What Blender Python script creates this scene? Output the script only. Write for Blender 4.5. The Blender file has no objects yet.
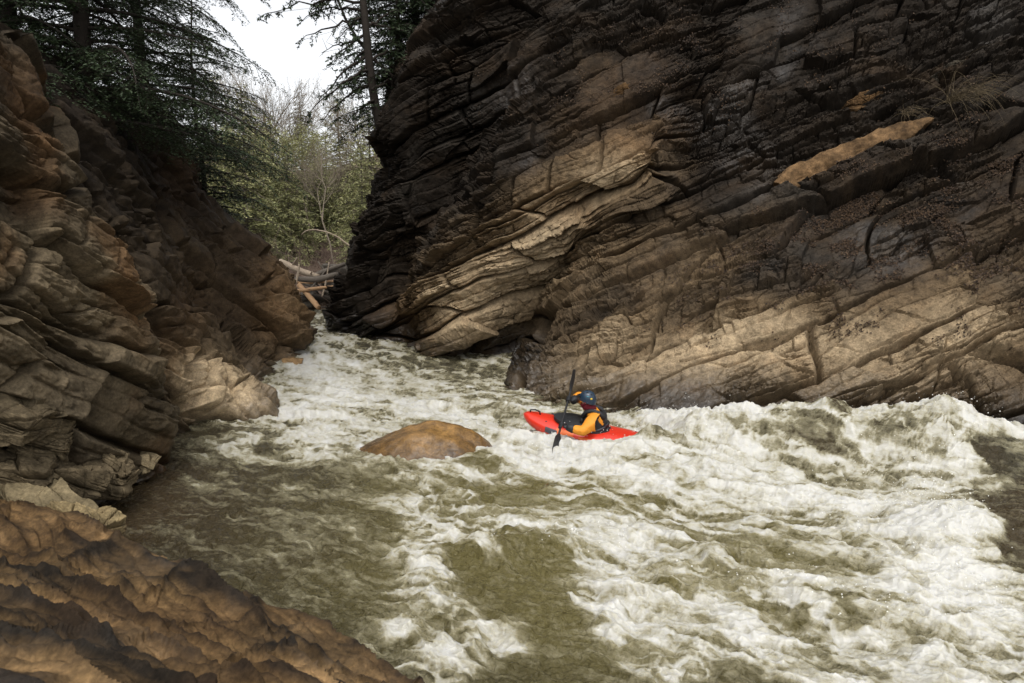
import bpy, bmesh, math, time
import numpy as np
from mathutils import Vector, Matrix
from concurrent.futures import ThreadPoolExecutor
T0 = time.time()
scene = bpy.context.scene
COL = scene.collection
R = math.radians

# ------------------------------------------------------------------ camera geometry
W, H, F = 1024, 683, 683.0
S = 0.775                                   # metres per layout unit
PITCH = math.atan((341.5 - 235) / F)
CP, SP = math.cos(PITCH), math.sin(PITCH)
CAMZ = 4.0 * S
CAM = np.array([0.0, 0.0, CAMZ])

def at(px, py, d):
    """point seen in direction (px, py) at distance d (layout units) down the valley"""
    px, py, d = np.asarray(px, float), np.asarray(py, float), np.asarray(d, float)
    dx, dy = (px - 512) / F, (341.5 - py) / F
    y = CP + dy * SP
    t = d * S / y
    return np.stack([dx * t, y * t, CAMZ + (-SP + dy * CP) * t], -1)

def on_water(px, py, z=0.0):
    px, py = np.asarray(px, float), np.asarray(py, float)
    dx, dy = (px - 512) / F, (341.5 - py) / F
    t = (z - CAMZ) / (-SP + dy * CP)
    return np.stack([dx * t, (CP + dy * SP) * t, CAMZ + (-SP + dy * CP) * t], -1)

def proj(P):
    q = P - CAM
    f = q[..., 1] * CP - q[..., 2] * SP
    u = q[..., 1] * SP + q[..., 2] * CP
    f = np.where(np.abs(f) < 1e-6, 1e-6, f)
    return 512 + F * q[..., 0] / f, 341.5 - F * u / f

# ------------------------------------------------------------------ noise
POOL = ThreadPoolExecutor(4)
def chunked(fn, n, size=60000):
    parts = [(a, min(a + size, n)) for a in range(0, n, size)]
    return list(POOL.map(lambda ab: fn(*ab), parts))

def uhash(*ks):
    h = np.uint32(0x9E3779B9)
    for k in ks:
        k = np.asarray(k)
        k = k.astype(np.int64).astype(np.uint32) if k.dtype != np.uint32 else k
        h = (h ^ k) * np.uint32(0x85EBCA6B)
        h = h ^ (h >> np.uint32(13))
        h = h * np.uint32(0xC2B2AE35)
        h = h ^ (h >> np.uint32(16))
    return h
def h01(*ks):
    with np.errstate(over='ignore'):
        return uhash(*ks).astype(np.float64) / 4294967295.0

_g = np.random.default_rng(5).normal(size=(256, 3)); _g /= np.linalg.norm(_g, axis=1)[:, None]
GR = _g.astype(np.float32)
_pm = np.random.default_rng(6).permutation(256); PM = np.concatenate([_pm, _pm, _pm]).astype(np.int32)

def _perlin(P):
    P = P.astype(np.float32)
    i = np.floor(P); f = P - i
    i = i.astype(np.int32) & 255
    w = f * f * f * (f * (f * 6 - 15) + 10)
    X, Y, Z = i[:, 0], i[:, 1], i[:, 2]
    out = 0
    res = []
    for dx in (0, 1):
        a = PM[(X + dx) & 255]
        for dy in (0, 1):
            b = PM[a + ((Y + dy) & 255)]
            for dz in (0, 1):
                g = GR[PM[b + ((Z + dz) & 255)]]
                res.append(g[:, 0] * (f[:, 0] - dx) + g[:, 1] * (f[:, 1] - dy) + g[:, 2] * (f[:, 2] - dz))
    c = [res[k] + (res[k + 1] - res[k]) * w[:, 2] for k in (0, 2, 4, 6)]
    d = [c[0] + (c[1] - c[0]) * w[:, 1], c[2] + (c[3] - c[2]) * w[:, 1]]
    return (d[0] + (d[1] - d[0]) * w[:, 0]) * 1.5

def perlin(P, seed=0):
    P = np.asarray(P).reshape(-1, 3) + np.array([seed * 17.13, seed * 5.71, seed * 9.37])
    return np.concatenate(chunked(lambda a, b: _perlin(P[a:b]), len(P)))
def fbm(P, octv=4, seed=0, lac=2.07, gain=0.5, ridged=False):
    P = np.asarray(P).reshape(-1, 3) + np.array([seed * 17.13, seed * 5.71, seed * 9.37])
    def go(a, b):
        q, amp, s, tot = P[a:b], 1.0, 0, 0
        for k in range(octv):
            n = _perlin(q)
            if ridged: n = 1 - 2 * np.abs(n)
            s = s + amp * n; tot += amp
            q = q * lac + 3.7; amp *= gain
        return s / tot
    return np.concatenate(chunked(go, len(P)))
def sstep(a, b, x):
    t = np.clip((x - a) / (b - a), 0, 1)
    return t * t * (3 - 2 * t)
def lerp(a, b, t):
    a, b = np.asarray(a, float), np.asarray(b, float)
    if t.ndim < max(a.ndim, b.ndim) or (a.ndim == 1 and a.shape == (3,)): t = t[..., None]
    return a + (b - a) * t
def unit(v):
    v = np.asarray(v, float)
    return v / np.maximum(np.linalg.norm(v, axis=-1, keepdims=True), 1e-9)

# ------------------------------------------------------------------ mesh helpers
def mesh_np(name, V, faces, mat=None, parent=None, smooth=True, sharp=None, attrs=None):
    """faces: (n,4) or (n,3) int array"""
    V = np.ascontiguousarray(V, np.float32).reshape(-1, 3)
    faces = np.ascontiguousarray(faces, np.int32); n, k = faces.shape
    me = bpy.data.meshes.new(name)
    me.vertices.add(len(V)); me.vertices.foreach_set('co', V.ravel())
    me.loops.add(n * k); me.loops.foreach_set('vertex_index', faces.ravel())
    me.polygons.add(n); me.polygons.foreach_set('loop_start', np.arange(0, n * k, k, dtype=np.int32))
    me.update(calc_edges=True)
    if smooth: me.shade_smooth()
    else: me.shade_flat()
    if smooth and sharp: me.set_sharp_from_angle(angle=sharp)
    for an, arr in (attrs or {}).items():
        arr = np.asarray(arr, np.float32)
        if arr.ndim == 1:
            at_ = me.attributes.new(an, 'FLOAT', 'POINT'); at_.data.foreach_set('value', arr)
        else:
            c = np.ones((len(arr), 4), np.float32); c[:, :3] = arr
            at_ = me.attributes.new(an, 'FLOAT_COLOR', 'POINT'); at_.data.foreach_set('color', c.ravel())
    o = bpy.data.objects.new(name, me); COL.objects.link(o)
    if mat: me.materials.append(mat)
    if parent: o.parent = parent
    return o

def mesh_py(name, V, Fc, mat=None, parent=None, smooth=True, sharp=0.7):
    me = bpy.data.meshes.new(name); me.from_pydata([tuple(v) for v in V], [], Fc); me.update()
    if smooth:
        me.shade_smooth()
        if sharp: me.set_sharp_from_angle(angle=sharp)
    o = bpy.data.objects.new(name, me); COL.objects.link(o)
    if mat: me.materials.append(mat)
    if parent: o.parent = parent
    return o

def grid_faces(nu, nv):
    i = np.arange(nu * nv).reshape(nu, nv)
    return np.stack([i[:-1, :-1], i[1:, :-1], i[1:, 1:], i[:-1, 1:]], -1).reshape(-1, 4)

def tag(o, label=None, cat=None, group=None, kind=None):
    if label: o['label'] = label
    if cat: o['category'] = cat
    if group: o['group'] = group
    o['kind'] = kind or 'thing'
    return o
def empty(name, loc=(0, 0, 0), rz=0):
    o = bpy.data.objects.new(name, None); COL.objects.link(o)
    o.location = loc; o.rotation_euler = (0, 0, rz); return o
def copy_tree(o, parent=None):
    c = o.copy(); COL.objects.link(c)
    if parent: c.parent = parent
    for ch in list(o.children): copy_tree(ch, c)
    return c

def frame_of(T):
    T = unit(T)
    a = np.where(np.abs(T[..., 2:3]) > 0.9, np.array([1.0, 0, 0]), np.array([0, 0, 1.0]))
    s = unit(np.cross(T, a)); u = np.cross(s, T)
    return s, u

def prisms(A, B, ra, rb, sides=4):
    """tapered prisms from A to B (n,3), radii (n,)"""
    A, B = np.asarray(A, float), np.asarray(B, float); n = len(A)
    s, u = frame_of(B - A)
    ang = np.arange(sides) * 2 * math.pi / sides
    ring = np.cos(ang)[None, :, None] * s[:, None] + np.sin(ang)[None, :, None] * u[:, None]
    V = np.concatenate([A[:, None] + ring * np.asarray(ra)[:, None, None], B[:, None] + ring * np.asarray(rb)[:, None, None]], 1)
    k = np.arange(sides); k2 = (k + 1) % sides
    f = np.stack([k, k2, k2 + sides, k + sides], -1)
    Fc = (np.arange(n) * 2 * sides)[:, None, None] + f[None]
    return V.reshape(-1, 3), Fc.reshape(-1, 4)

def tube(path, radii, sides=8, caps=True):
    """one swept tube, with end caps as quads fans collapsed to a point"""
    P = np.asarray(path, float); n = len(P); r = np.broadcast_to(np.asarray(radii, float), (n,))
    T = np.gradient(P, axis=0); s, u = frame_of(T)
    for k in range(1, n):
        if np.dot(s[k], s[k - 1]) < 0: s[k] *= -1; u[k] *= -1
    ang = np.arange(sides) * 2 * math.pi / sides
    V = P[:, None] + r[:, None, None] * (np.cos(ang)[None, :, None] * s[:, None] + np.sin(ang)[None, :, None] * u[:, None])
    V = V.reshape(-1, 3); Fc = []
    for a in range(n - 1):
        for k in range(sides):
            k2 = (k + 1) % sides
            Fc.append([a * sides + k, a * sides + k2, (a + 1) * sides + k2, (a + 1) * sides + k])
    if caps:
        V = np.concatenate([V, P[:1], P[-1:]]); c0, c1 = len(V) - 2, len(V) - 1
        for k in range(0, sides, 2):
            Fc.append([c0, (k + 2) % sides, k + 1, k]); b = (n - 1) * sides
            Fc.append([c1, b + k, b + k + 1, b + (k + 2) % sides])
    return V, np.array(Fc)

def cat_rom(C, counts):
    """Catmull-Rom along axis 0 of C, counts[i] samples in gap i"""
    n = C.shape[0]; out = []
    Pd = np.concatenate([2 * C[:1] - C[1:2], C, 2 * C[-1:] - C[-2:-1]])
    for i in range(n - 1):
        p0, p1, p2, p3 = Pd[i], Pd[i + 1], Pd[i + 2], Pd[i + 3]
        t = np.linspace(0, 1, counts[i], endpoint=False).reshape((-1,) + (1,) * (C.ndim - 1))
        out.append(0.5 * (2 * p1 + (p2 - p0) * t + (2 * p0 - 5 * p1 + 4 * p2 - p3) * t ** 2 + (3 * p1 - p0 - 3 * p2 + p3) * t ** 3))
    out.append(C[-1:])
    return np.concatenate(out)

# ------------------------------------------------------------------ materials
def new_mat(name):
    m = bpy.data.materials.new(name); m.use_nodes = True
    nt = m.node_tree; b = nt.nodes['Principled BSDF']
    return m, nt, b
def N(nt, typ, **kw):
    n = nt.nodes.new(typ)
    for k, v in kw.items():
        if k.startswith('i_'): n.inputs[k[2:].replace('_', ' ')].default_value = v
        else: setattr(n, k, v)
    return n
def simple(name, col, rough=0.5, spec=0.5, var=0.0, scale=8.0, bump=0.0, bscale=60.0, metal=0.0, coat=0.0):
    m, nt, b = new_mat(name); L = nt.links
    b.inputs['Base Color'].default_value = (*col, 1); b.inputs['Roughness'].default_value = rough
    b.inputs['Specular IOR Level'].default_value = spec; b.inputs['Metallic'].default_value = metal
    b.inputs['Coat Weight'].default_value = coat
    tc = N(nt, 'ShaderNodeTexCoord')
    if var:
        no = N(nt, 'ShaderNodeTexNoise', i_Scale=scale, i_Detail=5.0)
        L.new(tc.outputs['Object'], no.inputs['Vector'])
        mx = N(nt, 'ShaderNodeMix', data_type='RGBA')
        mx.inputs['A'].default_value = (*[c * (1 - var) for c in col], 1); mx.inputs['B'].default_value = (*[min(1, c * (1 + var)) for c in col], 1)
        L.new(no.outputs['Fac'], mx.inputs['Factor']); L.new(mx.outputs['Result'], b.inputs['Base Color'])
    if bump:
        n2 = N(nt, 'ShaderNodeTexNoise', i_Scale=bscale, i_Detail=4.0)
        L.new(tc.outputs['Object'], n2.inputs['Vector'])
        bp = N(nt, 'ShaderNodeBump', i_Strength=bump, i_Distance=0.02)
        L.new(n2.outputs['Fac'], bp.inputs['Height']); L.new(bp.outputs['Normal'], b.inputs['Normal'])
    return m

def rock_material():
    m, nt, b = new_mat('layered_rock'); L = nt.links
    a = N(nt, 'ShaderNodeAttribute', attribute_name='col'); wt = N(nt, 'ShaderNodeAttribute', attribute_name='wet')
    g = N(nt, 'ShaderNodeNewGeometry')
    n1 = N(nt, 'ShaderNodeTexNoise', i_Scale=7.0, i_Detail=8.0, i_Roughness=0.68)
    n2 = N(nt, 'ShaderNodeTexNoise', i_Scale=38.0, i_Detail=5.0, i_Roughness=0.7)
    vo = N(nt, 'ShaderNodeTexVoronoi', feature='DISTANCE_TO_EDGE', i_Scale=9.0)
    for n in (n1, n2): L.new(g.outputs['Position'], n.inputs['Vector'])
    wv = N(nt, 'ShaderNodeVectorMath', operation='MULTIPLY_ADD'); wv.inputs[1].default_value = (0.25, 0.25, 0.25)
    L.new(n1.outputs['Color'], wv.inputs[0]); L.new(g.outputs['Position'], wv.inputs[2]); L.new(wv.outputs[0], vo.inputs['Vector'])
    r1 = N(nt, 'ShaderNodeMapRange', clamp=True); r1.inputs['From Min'].default_value = 0.3; r1.inputs['From Max'].default_value = 0.7
    r1.inputs['To Min'].default_value = 0.5; r1.inputs['To Max'].default_value = 1.5
    L.new(n1.outputs['Fac'], r1.inputs['Value'])
    r2 = N(nt, 'ShaderNodeMapRange', clamp=True); r2.inputs['From Min'].default_value = 0.3; r2.inputs['From Max'].default_value = 0.7
    r2.inputs['To Min'].default_value = 0.62; r2.inputs['To Max'].default_value = 1.38
    L.new(n2.outputs['Fac'], r2.inputs['Value'])
    mm = N(nt, 'ShaderNodeMath', operation='MULTIPLY'); L.new(r1.outputs[0], mm.inputs[0]); L.new(r2.outputs[0], mm.inputs[1])
    vs = N(nt, 'ShaderNodeVectorMath', operation='SCALE'); L.new(a.outputs['Color'], vs.inputs[0]); L.new(mm.outputs[0], vs.inputs['Scale'])
    L.new(vs.outputs[0], b.inputs['Base Color'])
    rr = N(nt, 'ShaderNodeMapRange'); rr.inputs['To Min'].default_value = 0.82; rr.inputs['To Max'].default_value = 0.20
    L.new(wt.outputs['Fac'], rr.inputs['Value']); L.new(rr.outputs[0], b.inputs['Roughness'])
    sp_ = N(nt, 'ShaderNodeMapRange'); sp_.inputs['To Min'].default_value = .14; sp_.inputs['To Max'].default_value = .5
    L.new(wt.outputs['Fac'], sp_.inputs['Value']); L.new(sp_.outputs[0], b.inputs['Specular IOR Level'])
    ad = N(nt, 'ShaderNodeMath', operation='MULTIPLY_ADD'); ad.inputs[1].default_value = 0.4
    L.new(n2.outputs['Fac'], ad.inputs[0]); L.new(n1.outputs['Fac'], ad.inputs[2])
    mn = N(nt, 'ShaderNodeMath', operation='MINIMUM'); mn.inputs[1].default_value = 0.03; L.new(vo.outputs['Distance'], mn.inputs[0])
    ad2 = N(nt, 'ShaderNodeMath', operation='MULTIPLY_ADD'); ad2.inputs[1].default_value = 4.0
    L.new(mn.outputs[0], ad2.inputs[0]); L.new(ad.outputs[0], ad2.inputs[2])
    bp = N(nt, 'ShaderNodeBump', i_Strength=0.5, i_Distance=0.035)
    L.new(ad2.outputs[0], bp.inputs['Height']); L.new(bp.outputs['Normal'], b.inputs['Normal'])
    return m
ROCK = rock_material()

# ------------------------------------------------------------------ rock surfaces
PALE = np.array([0.31, 0.235, 0.145]); MID = np.array([0.118, 0.082, 0.046]); DARK = np.array([0.017, 0.0125, 0.0085])
RUST = np.array([0.18, 0.088, 0.032]); GREY = np.array([0.125, 0.106, 0.078]); UMBER = np.array([0.060, 0.040, 0.022])

def blobs(px, py, lst):
    z = np.zeros_like(px)
    for (x, y, rx, ry, rot, a) in lst:
        c, s = math.cos(R(rot)), math.sin(R(rot))
        u = ((px - x) * c - (py - y) * s) / rx; v = ((px - x) * s + (py - y) * c) / ry
        z = z + a * np.exp(-(u * u + v * v))
    return z

def bedding(P, nb, th, L1, L2, seed, soft=False):
    """one generation of beds cut by joints: returns protrusion (-.5...5), crack closeness, block value"""
    nb = unit(nb); t1 = unit(np.cross(nb, [0.2, 0.9, 0.35])); t2 = np.cross(nb, t1)
    s = P @ nb / th
    s = s + 0.60 * _perlin(np.stack([s * 0.7, s * 0 + seed * 3.3, s * 0], -1))
    k = np.floor(s); fs = s - k
    ra = h01(k, np.full_like(k, seed))
    u = P @ t1 / (L1 * (0.45 + 1.3 * h01(k, k * 0 + seed + 11))) + 17 * h01(k, k * 0 + seed + 5)
    v = P @ t2 / (L2 * (0.45 + 1.3 * h01(k, k * 0 + seed + 12))) + 17 * h01(k, k * 0 + seed + 7)
    u = u + (h01(k, k * 0 + seed + 21) - .5) * 1.1 * fs; v = v + (h01(k, k * 0 + seed + 22) - .5) * 1.1 * fs      # joints lean differently in each bed
    j = np.floor(u); m = np.floor(v); fu = u - j; fv = v - m
    rb = h01(k, j, m, k * 0 + seed + 1)
    tilt = (fu - 0.5) * (h01(k, j, m, k * 0 + seed + 2) - 0.5) + (fv - 0.5) * (h01(k, j, m, k * 0 + seed + 3) - 0.5) + (fs - 0.5) * (h01(k, j, m, k * 0 + seed + 4) - 0.35)
    eu = np.minimum(fu, 1 - fu) * L1 + 9 * (h01(k, np.floor(u + .5), k * 0 + seed + 8) < .5)
    ev = np.minimum(fv, 1 - fv) * L2 + 9 * (h01(k, np.floor(v + .5), k * 0 + seed + 9) < .5)
    e = np.minimum(np.minimum(fs, 1 - fs) * th, np.minimum(eu, ev))
    if soft:
        ra0 = h01(k - 1, np.full_like(k, seed)); ra = ra0 + (ra - ra0) * sstep(0, .22, fs)
        return (ra - 0.5) * 1.2, np.minimum(fs, 1 - fs) * th, ra, ra
    return (ra - 0.5) * 0.75 + (rb - 0.5) * 0.70 + tilt * 0.9, e, rb, ra

def rock_disp(P, nb, seed, amps=(0.5, 0.2, 0.07, .025), ths=(0.9, 0.33, 0.11, .04), mass=0.0, elong=2.3, rough=0.03, soft=False, warp2=0.022):
    n = len(P)
    w = np.stack([fbm(P * 0.55, 3, seed + k) for k in range(3)], -1)
    w2 = np.stack([fbm(P * 2.6, 3, seed + 10 + k) for k in range(3)], -1)
    Q = P + 0.24 * w + warp2 * w2
    broken = sstep(-0.20, 0.28, fbm(P * 0.5, 3, seed + 21) - mass)
    disp = np.zeros(n); tone = np.zeros(n); lay = np.zeros(n); crk = np.zeros(n)
    for gi, (A, th) in enumerate(zip(amps, ths)):
        def go(a, b, th=th, gi=gi): return np.stack(bedding(Q[a:b], nb, th, th * elong, th * elong * 1.3, seed * 13 + gi * 101, soft))
        d, e, rb, ra = np.concatenate(chunked(go, n), 1)
        k = 1.0 if gi == 0 else (broken * 0.85 + 0.15 if gi == 1 else broken)
        disp += A * d * k
        cw = th * 0.06
        crack = np.exp(-(e / cw) ** 2) * k
        disp -= A * (0.7 if not soft else .55) * crack
        crk = np.maximum(crk, crack * (0.6 if gi else 1))
        tone += (rb - 0.5) * (0.5, 0.4, 0.35, .25)[gi] * k; lay += (ra - 0.5) * (0.6, 0.5, 0.4, .3)[gi] * k
    disp += 0.10 * fbm(P * 1.3, 3, seed + 31) + rough * fbm(P * 7, 4, seed + 33) + rough * 0.6 * fbm(P * 18, 3, seed + 35, ridged=True)
    return disp, tone, lay, crk

def patch(name, cols, nb, seed, colour, step=1.1, flip=None, below=None, label=None, extra=None, blur=0, **kw):
    """rock face lofted through columns of (px, py, d) points"""
    m = max(len(c) for c in cols)
    C = []
    for c in cols:
        c = np.array(c, float)
        if len(c) != m:
            t = np.linspace(0, len(c) - 1, m); c = np.stack([np.interp(t, np.arange(len(c)), c[:, k]) for k in range(3)], -1)
        C.append(c)
    C = np.array(C)
    Wd = at(C[..., 0], C[..., 1], C[..., 2])
    if below is not None:                              # carry the foot down under the water
        ft = Wd[:, :1].copy(); ft[..., 2] = np.minimum(ft[..., 2], 0.1) - below
        Wd = np.concatenate([ft, Wd], 1)
    px, py = proj(Wd)
    def cnt(a, b):                                     # samples in one gap
        dd = np.hypot(a[0] - b[0], a[1] - b[1])
        zz = np.linalg.norm(a[2] - b[2], axis=-1)
        inside = ((np.abs(a[0] - 512) < 560) & (np.abs(a[1] - 341) < 390)) | ((np.abs(b[0] - 512) < 560) & (np.abs(b[1] - 341) < 390))
        pxs = np.maximum(dd, zz * 18)
        v = np.where(inside, pxs / step, pxs / (step * 5))
        return int(max(4, np.percentile(v, 85)))
    cu = [cnt((px[i], py[i], Wd[i]), (px[i + 1], py[i + 1], Wd[i + 1])) for i in range(len(Wd) - 1)]
    cv = [cnt((px[:, j], py[:, j], Wd[:, j]), (px[:, j + 1], py[:, j + 1], Wd[:, j + 1])) for j in range(Wd.shape[1] - 1)]
    G = cat_rom(Wd, cu); G = cat_rom(G.transpose(1, 0, 2), cv).transpose(1, 0, 2)
    nu, nv = G.shape[:2]
    Nn = unit(np.cross(np.gradient(G, axis=0), np.gradient(G, axis=1)))
    if np.mean(np.sum(Nn * (CAM - G), -1)) < 0: Nn = -Nn
    for _ in range(6):                                  # smooth normals a little so steps stay tidy
        Nn[1:-1, 1:-1] = (Nn[:-2, 1:-1] + Nn[2:, 1:-1] + Nn[1:-1, :-2] + Nn[1:-1, 2:] + 2 * Nn[1:-1, 1:-1])
        Nn = unit(Nn)
    P = G.reshape(-1, 3); Nf = Nn.reshape(-1, 3)
    disp, tone, lay, crk = rock_disp(P, nb, seed, **kw)
    if extra is not None: disp = disp + extra(P)
    if blur:
        dg = disp.reshape(nu, nv)
        for _ in range(blur):
            dg[1:-1] = (dg[:-2] + 2 * dg[1:-1] + dg[2:]) / 4; dg[:, 1:-1] = (dg[:, :-2] + 2 * dg[:, 1:-1] + dg[:, 2:]) / 4
        disp = dg.ravel()
    V = P + Nf * disp[:, None]
    ppx, ppy = proj(P)
    col, wet = colour(P, ppx, ppy, tone, lay, crk)
    Fc = grid_faces(nu, nv)
    if np.mean(np.sum(np.cross(V[Fc[:, 1]] - V[Fc[:, 0]], V[Fc[:, 3]] - V[Fc[:, 0]]) * Nf[Fc[:, 0]], -1)) < 0: Fc = Fc[:, ::-1]
    o = mesh_np(name, V, Fc, ROCK, smooth=True, sharp=0.42, attrs={'col': col, 'wet': wet})
    tag(o, label, None, None, 'structure')
    print(name, nu, nv, nu * nv, round(time.time() - T0, 1))
    return o, V, Nf

def mixcols(z, a, b, c):
    z = np.clip(z, 0, 1)
    lo = lerp(a, b, np.clip(z * 2, 0, 1)); return lerp(lo, c, np.clip(z * 2 - 1, 0, 1)) if False else lo + (c - b) * np.clip(z * 2 - 1, 0, 1)[:, None]

# ---- right wall
def col_right(P, px, py, tone, lay, crk):
    n1 = fbm(P * 0.9, 4, 3); n2 = fbm(P * 2.7, 4, 4); n3 = fbm(P * 0.5, 3, 8)
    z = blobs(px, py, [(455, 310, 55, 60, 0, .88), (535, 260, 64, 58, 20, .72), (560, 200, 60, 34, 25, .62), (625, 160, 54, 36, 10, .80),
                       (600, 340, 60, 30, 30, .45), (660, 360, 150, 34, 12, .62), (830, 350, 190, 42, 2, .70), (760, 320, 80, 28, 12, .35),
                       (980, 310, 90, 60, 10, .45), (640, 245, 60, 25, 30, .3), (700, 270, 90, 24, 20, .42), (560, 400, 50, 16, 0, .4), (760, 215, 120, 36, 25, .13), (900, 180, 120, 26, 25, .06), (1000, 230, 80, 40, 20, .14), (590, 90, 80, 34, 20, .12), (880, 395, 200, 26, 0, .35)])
    dark = blobs(px, py, [(870, 235, 130, 45, 20, .5), (930, 60, 260, 110, 20, .25), (505, 355, 28, 22, 0, .7), (600, 310, 60, 12, 30, .35), (400, 200, 60, 140, -20, .35)])  # leaf-litter slope, plus overhang and recess shade painted into the rock colour
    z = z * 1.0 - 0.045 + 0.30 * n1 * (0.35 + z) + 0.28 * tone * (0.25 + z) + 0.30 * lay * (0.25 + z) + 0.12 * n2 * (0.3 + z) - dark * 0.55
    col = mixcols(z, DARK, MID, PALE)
    rust = np.clip(blobs(px, py, [(620, 75, 45, 18, 20, .8), (600, 110, 60, 22, 20, .45), (380, 320, 45, 30, 0, .55), (640, 130, 50, 30, 0, .45), (850, 180, 150, 60, 20, .2)])
                   + 0.30 * sstep(0.05, 0.5, n3) + 0.2 * sstep(.1, .5, n2), 0, 1) * np.clip(0.25 + z * 1.4, 0, 1)
    col = lerp(col, RUST * (0.55 + 0.9 * np.clip(z, 0, 1))[:, None], rust * 0.62)
    red = np.clip(blobs(px, py, [(900, 230, 190, 70, 20, .8)]), 0, 1) * sstep(-.3, .3, n2)
    col = lerp(col, UMBER, red * 0.6)
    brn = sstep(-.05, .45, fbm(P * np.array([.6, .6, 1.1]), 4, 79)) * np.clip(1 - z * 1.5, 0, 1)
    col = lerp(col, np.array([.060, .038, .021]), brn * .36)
    grey = sstep(0.0, 0.45, fbm(P * 0.8, 3, 77)) * np.clip(1 - z * 1.3, 0, 1)
    col = lerp(col, np.array([0.048, 0.043, 0.036]), grey * 0.3)
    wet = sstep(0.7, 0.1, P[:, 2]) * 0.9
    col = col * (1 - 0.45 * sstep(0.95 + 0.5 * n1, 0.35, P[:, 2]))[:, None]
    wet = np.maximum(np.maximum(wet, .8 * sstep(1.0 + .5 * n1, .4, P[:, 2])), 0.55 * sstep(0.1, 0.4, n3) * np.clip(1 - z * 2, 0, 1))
    return col, wet

RC = [
 [(352,325,33),(350,290,33.5),(360,262,34),(392,190,34),(396,160,34),(390,130,34),(405,75,34),(432,25,34),(450,0,34),(490,-80,34),(550,-220,34)],
 [(329,337,27.5),(331,305,27.5),(348,265,27),(377,195,27),(384,160,27),(378,132,26.5),(392,78,26),(422,27,26),(440,0,25.5),(480,-80,26),(540,-220,28)],
 [(365,346,25.5),(368,310,25.2),(385,250,25),(402,200,24.7),(408,160,24.5),(410,130,24.3),(420,75,24),(450,28,24),(470,-10,24.2),(520,-110,25),(580,-250,28)],
 [(414,355,24.4),(408,320,25),(404,280,25.2),(435,220,24.6),(458,185,24.3),(480,150,24),(495,100,23.6),(512,45,23.5),(530,-15,24),(575,-120,25),(630,-250,28)],
 [(440,361,21.8),(428,325,22.0),(414,285,22.2),(446,222,21.9),(478,180,21.6),(500,150,21.6),(520,110,21.9),(542,50,22.6),(562,-20,23.4),(610,-130,25),(670,-250,28)],
 [(490,363,22.2),(482,330,21.5),(482,280,21),(515,225,20.5),(540,190,20.2),(560,165,20.2),(585,115,20.7),(610,55,21.7),(632,-25,23),(690,-135,25),(750,-250,28)],
 [(514,367,22.6),(530,335,22.2),(560,275,21.2),(596,222,19.9),(625,185,19.0),(652,150,18.7),(655,112,19.9),(672,55,21.1),(702,-28,22.5),(765,-138,24.5),(825,-250,28)],
 [(507,390,17.6),(530,362,18.1),(570,322,18.5),(615,275,18.8),(645,240,19.1),(672,200,19.5),(695,130,20.3),(735,50,21.4),(775,-38,22.5),(840,-140,24.5),(900,-250,28)],
 [(555,410,15.7),(585,372,16.2),(632,325,16.8),(680,278,17.5),(715,245,18.1),(748,205,18.6),(780,130,19.5),(822,45,20.6),(866,-48,22),(930,-150,24),(1000,-260,27)],
 [(640,427,14.5),(672,385,15.0),(715,335,15.6),(760,285,16.3),(795,245,17.0),(830,200,17.7),(875,115,18.8),(920,35,19.9),(972,-55,21.4),(1040,-150,23),(1100,-260,26)],
 [(760,432,13.7),(785,390,14.1),(825,340,14.7),(872,285,15.4),(910,242,16.2),(945,195,16.9),(990,105,18.0),(1035,20,19.2),(1085,-66,20.5),(1150,-160,22),(1210,-260,25)],
 [(900,442,12.9),(925,395,13.3),(965,345,13.9),(1012,285,14.6),(1050,238,15.4),(1088,185,16.0),(1135,90,17.2),(1182,0,18.4),(1236,-85,19.5),(1300,-170,21),(1360,-260,24)],
 [(1080,462,11.9),(1110,410,12.3),(1150,355,12.9),(1200,290,13.6),(1240,240,14.3),(1285,185,14.9),(1335,80,16.2),(1385,-15,17.3),(1442,-105,18.5),(1500,-190,20),(1560,-270,23)],
 [(1400,500,10.5),(1430,440,10.9),(1480,370,11.5),(1540,300,12.1),(1590,245,12.8),(1640,180,13.4),(1700,70,14.6),(1750,-30,15.6),(1820,-120,17),(1880,-200,18.5),(1950,-280,22)],
]
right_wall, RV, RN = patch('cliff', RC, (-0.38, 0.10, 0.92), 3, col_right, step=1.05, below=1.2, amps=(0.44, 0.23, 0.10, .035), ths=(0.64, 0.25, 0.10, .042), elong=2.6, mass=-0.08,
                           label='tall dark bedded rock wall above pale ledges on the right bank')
RPX, RPY = proj(RV)
RDIST = np.linalg.norm(RV - CAM, axis=1)
def on_right_wall(px, py, r=4):
    d2 = (RPX - px) ** 2 + (RPY - py) ** 2
    m = d2 < r * r
    i = np.where(m)[0]; i = i[np.argmin(RDIST[i])] if len(i) else int(np.argmin(d2))
    return RV[i], RN[i]

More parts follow.
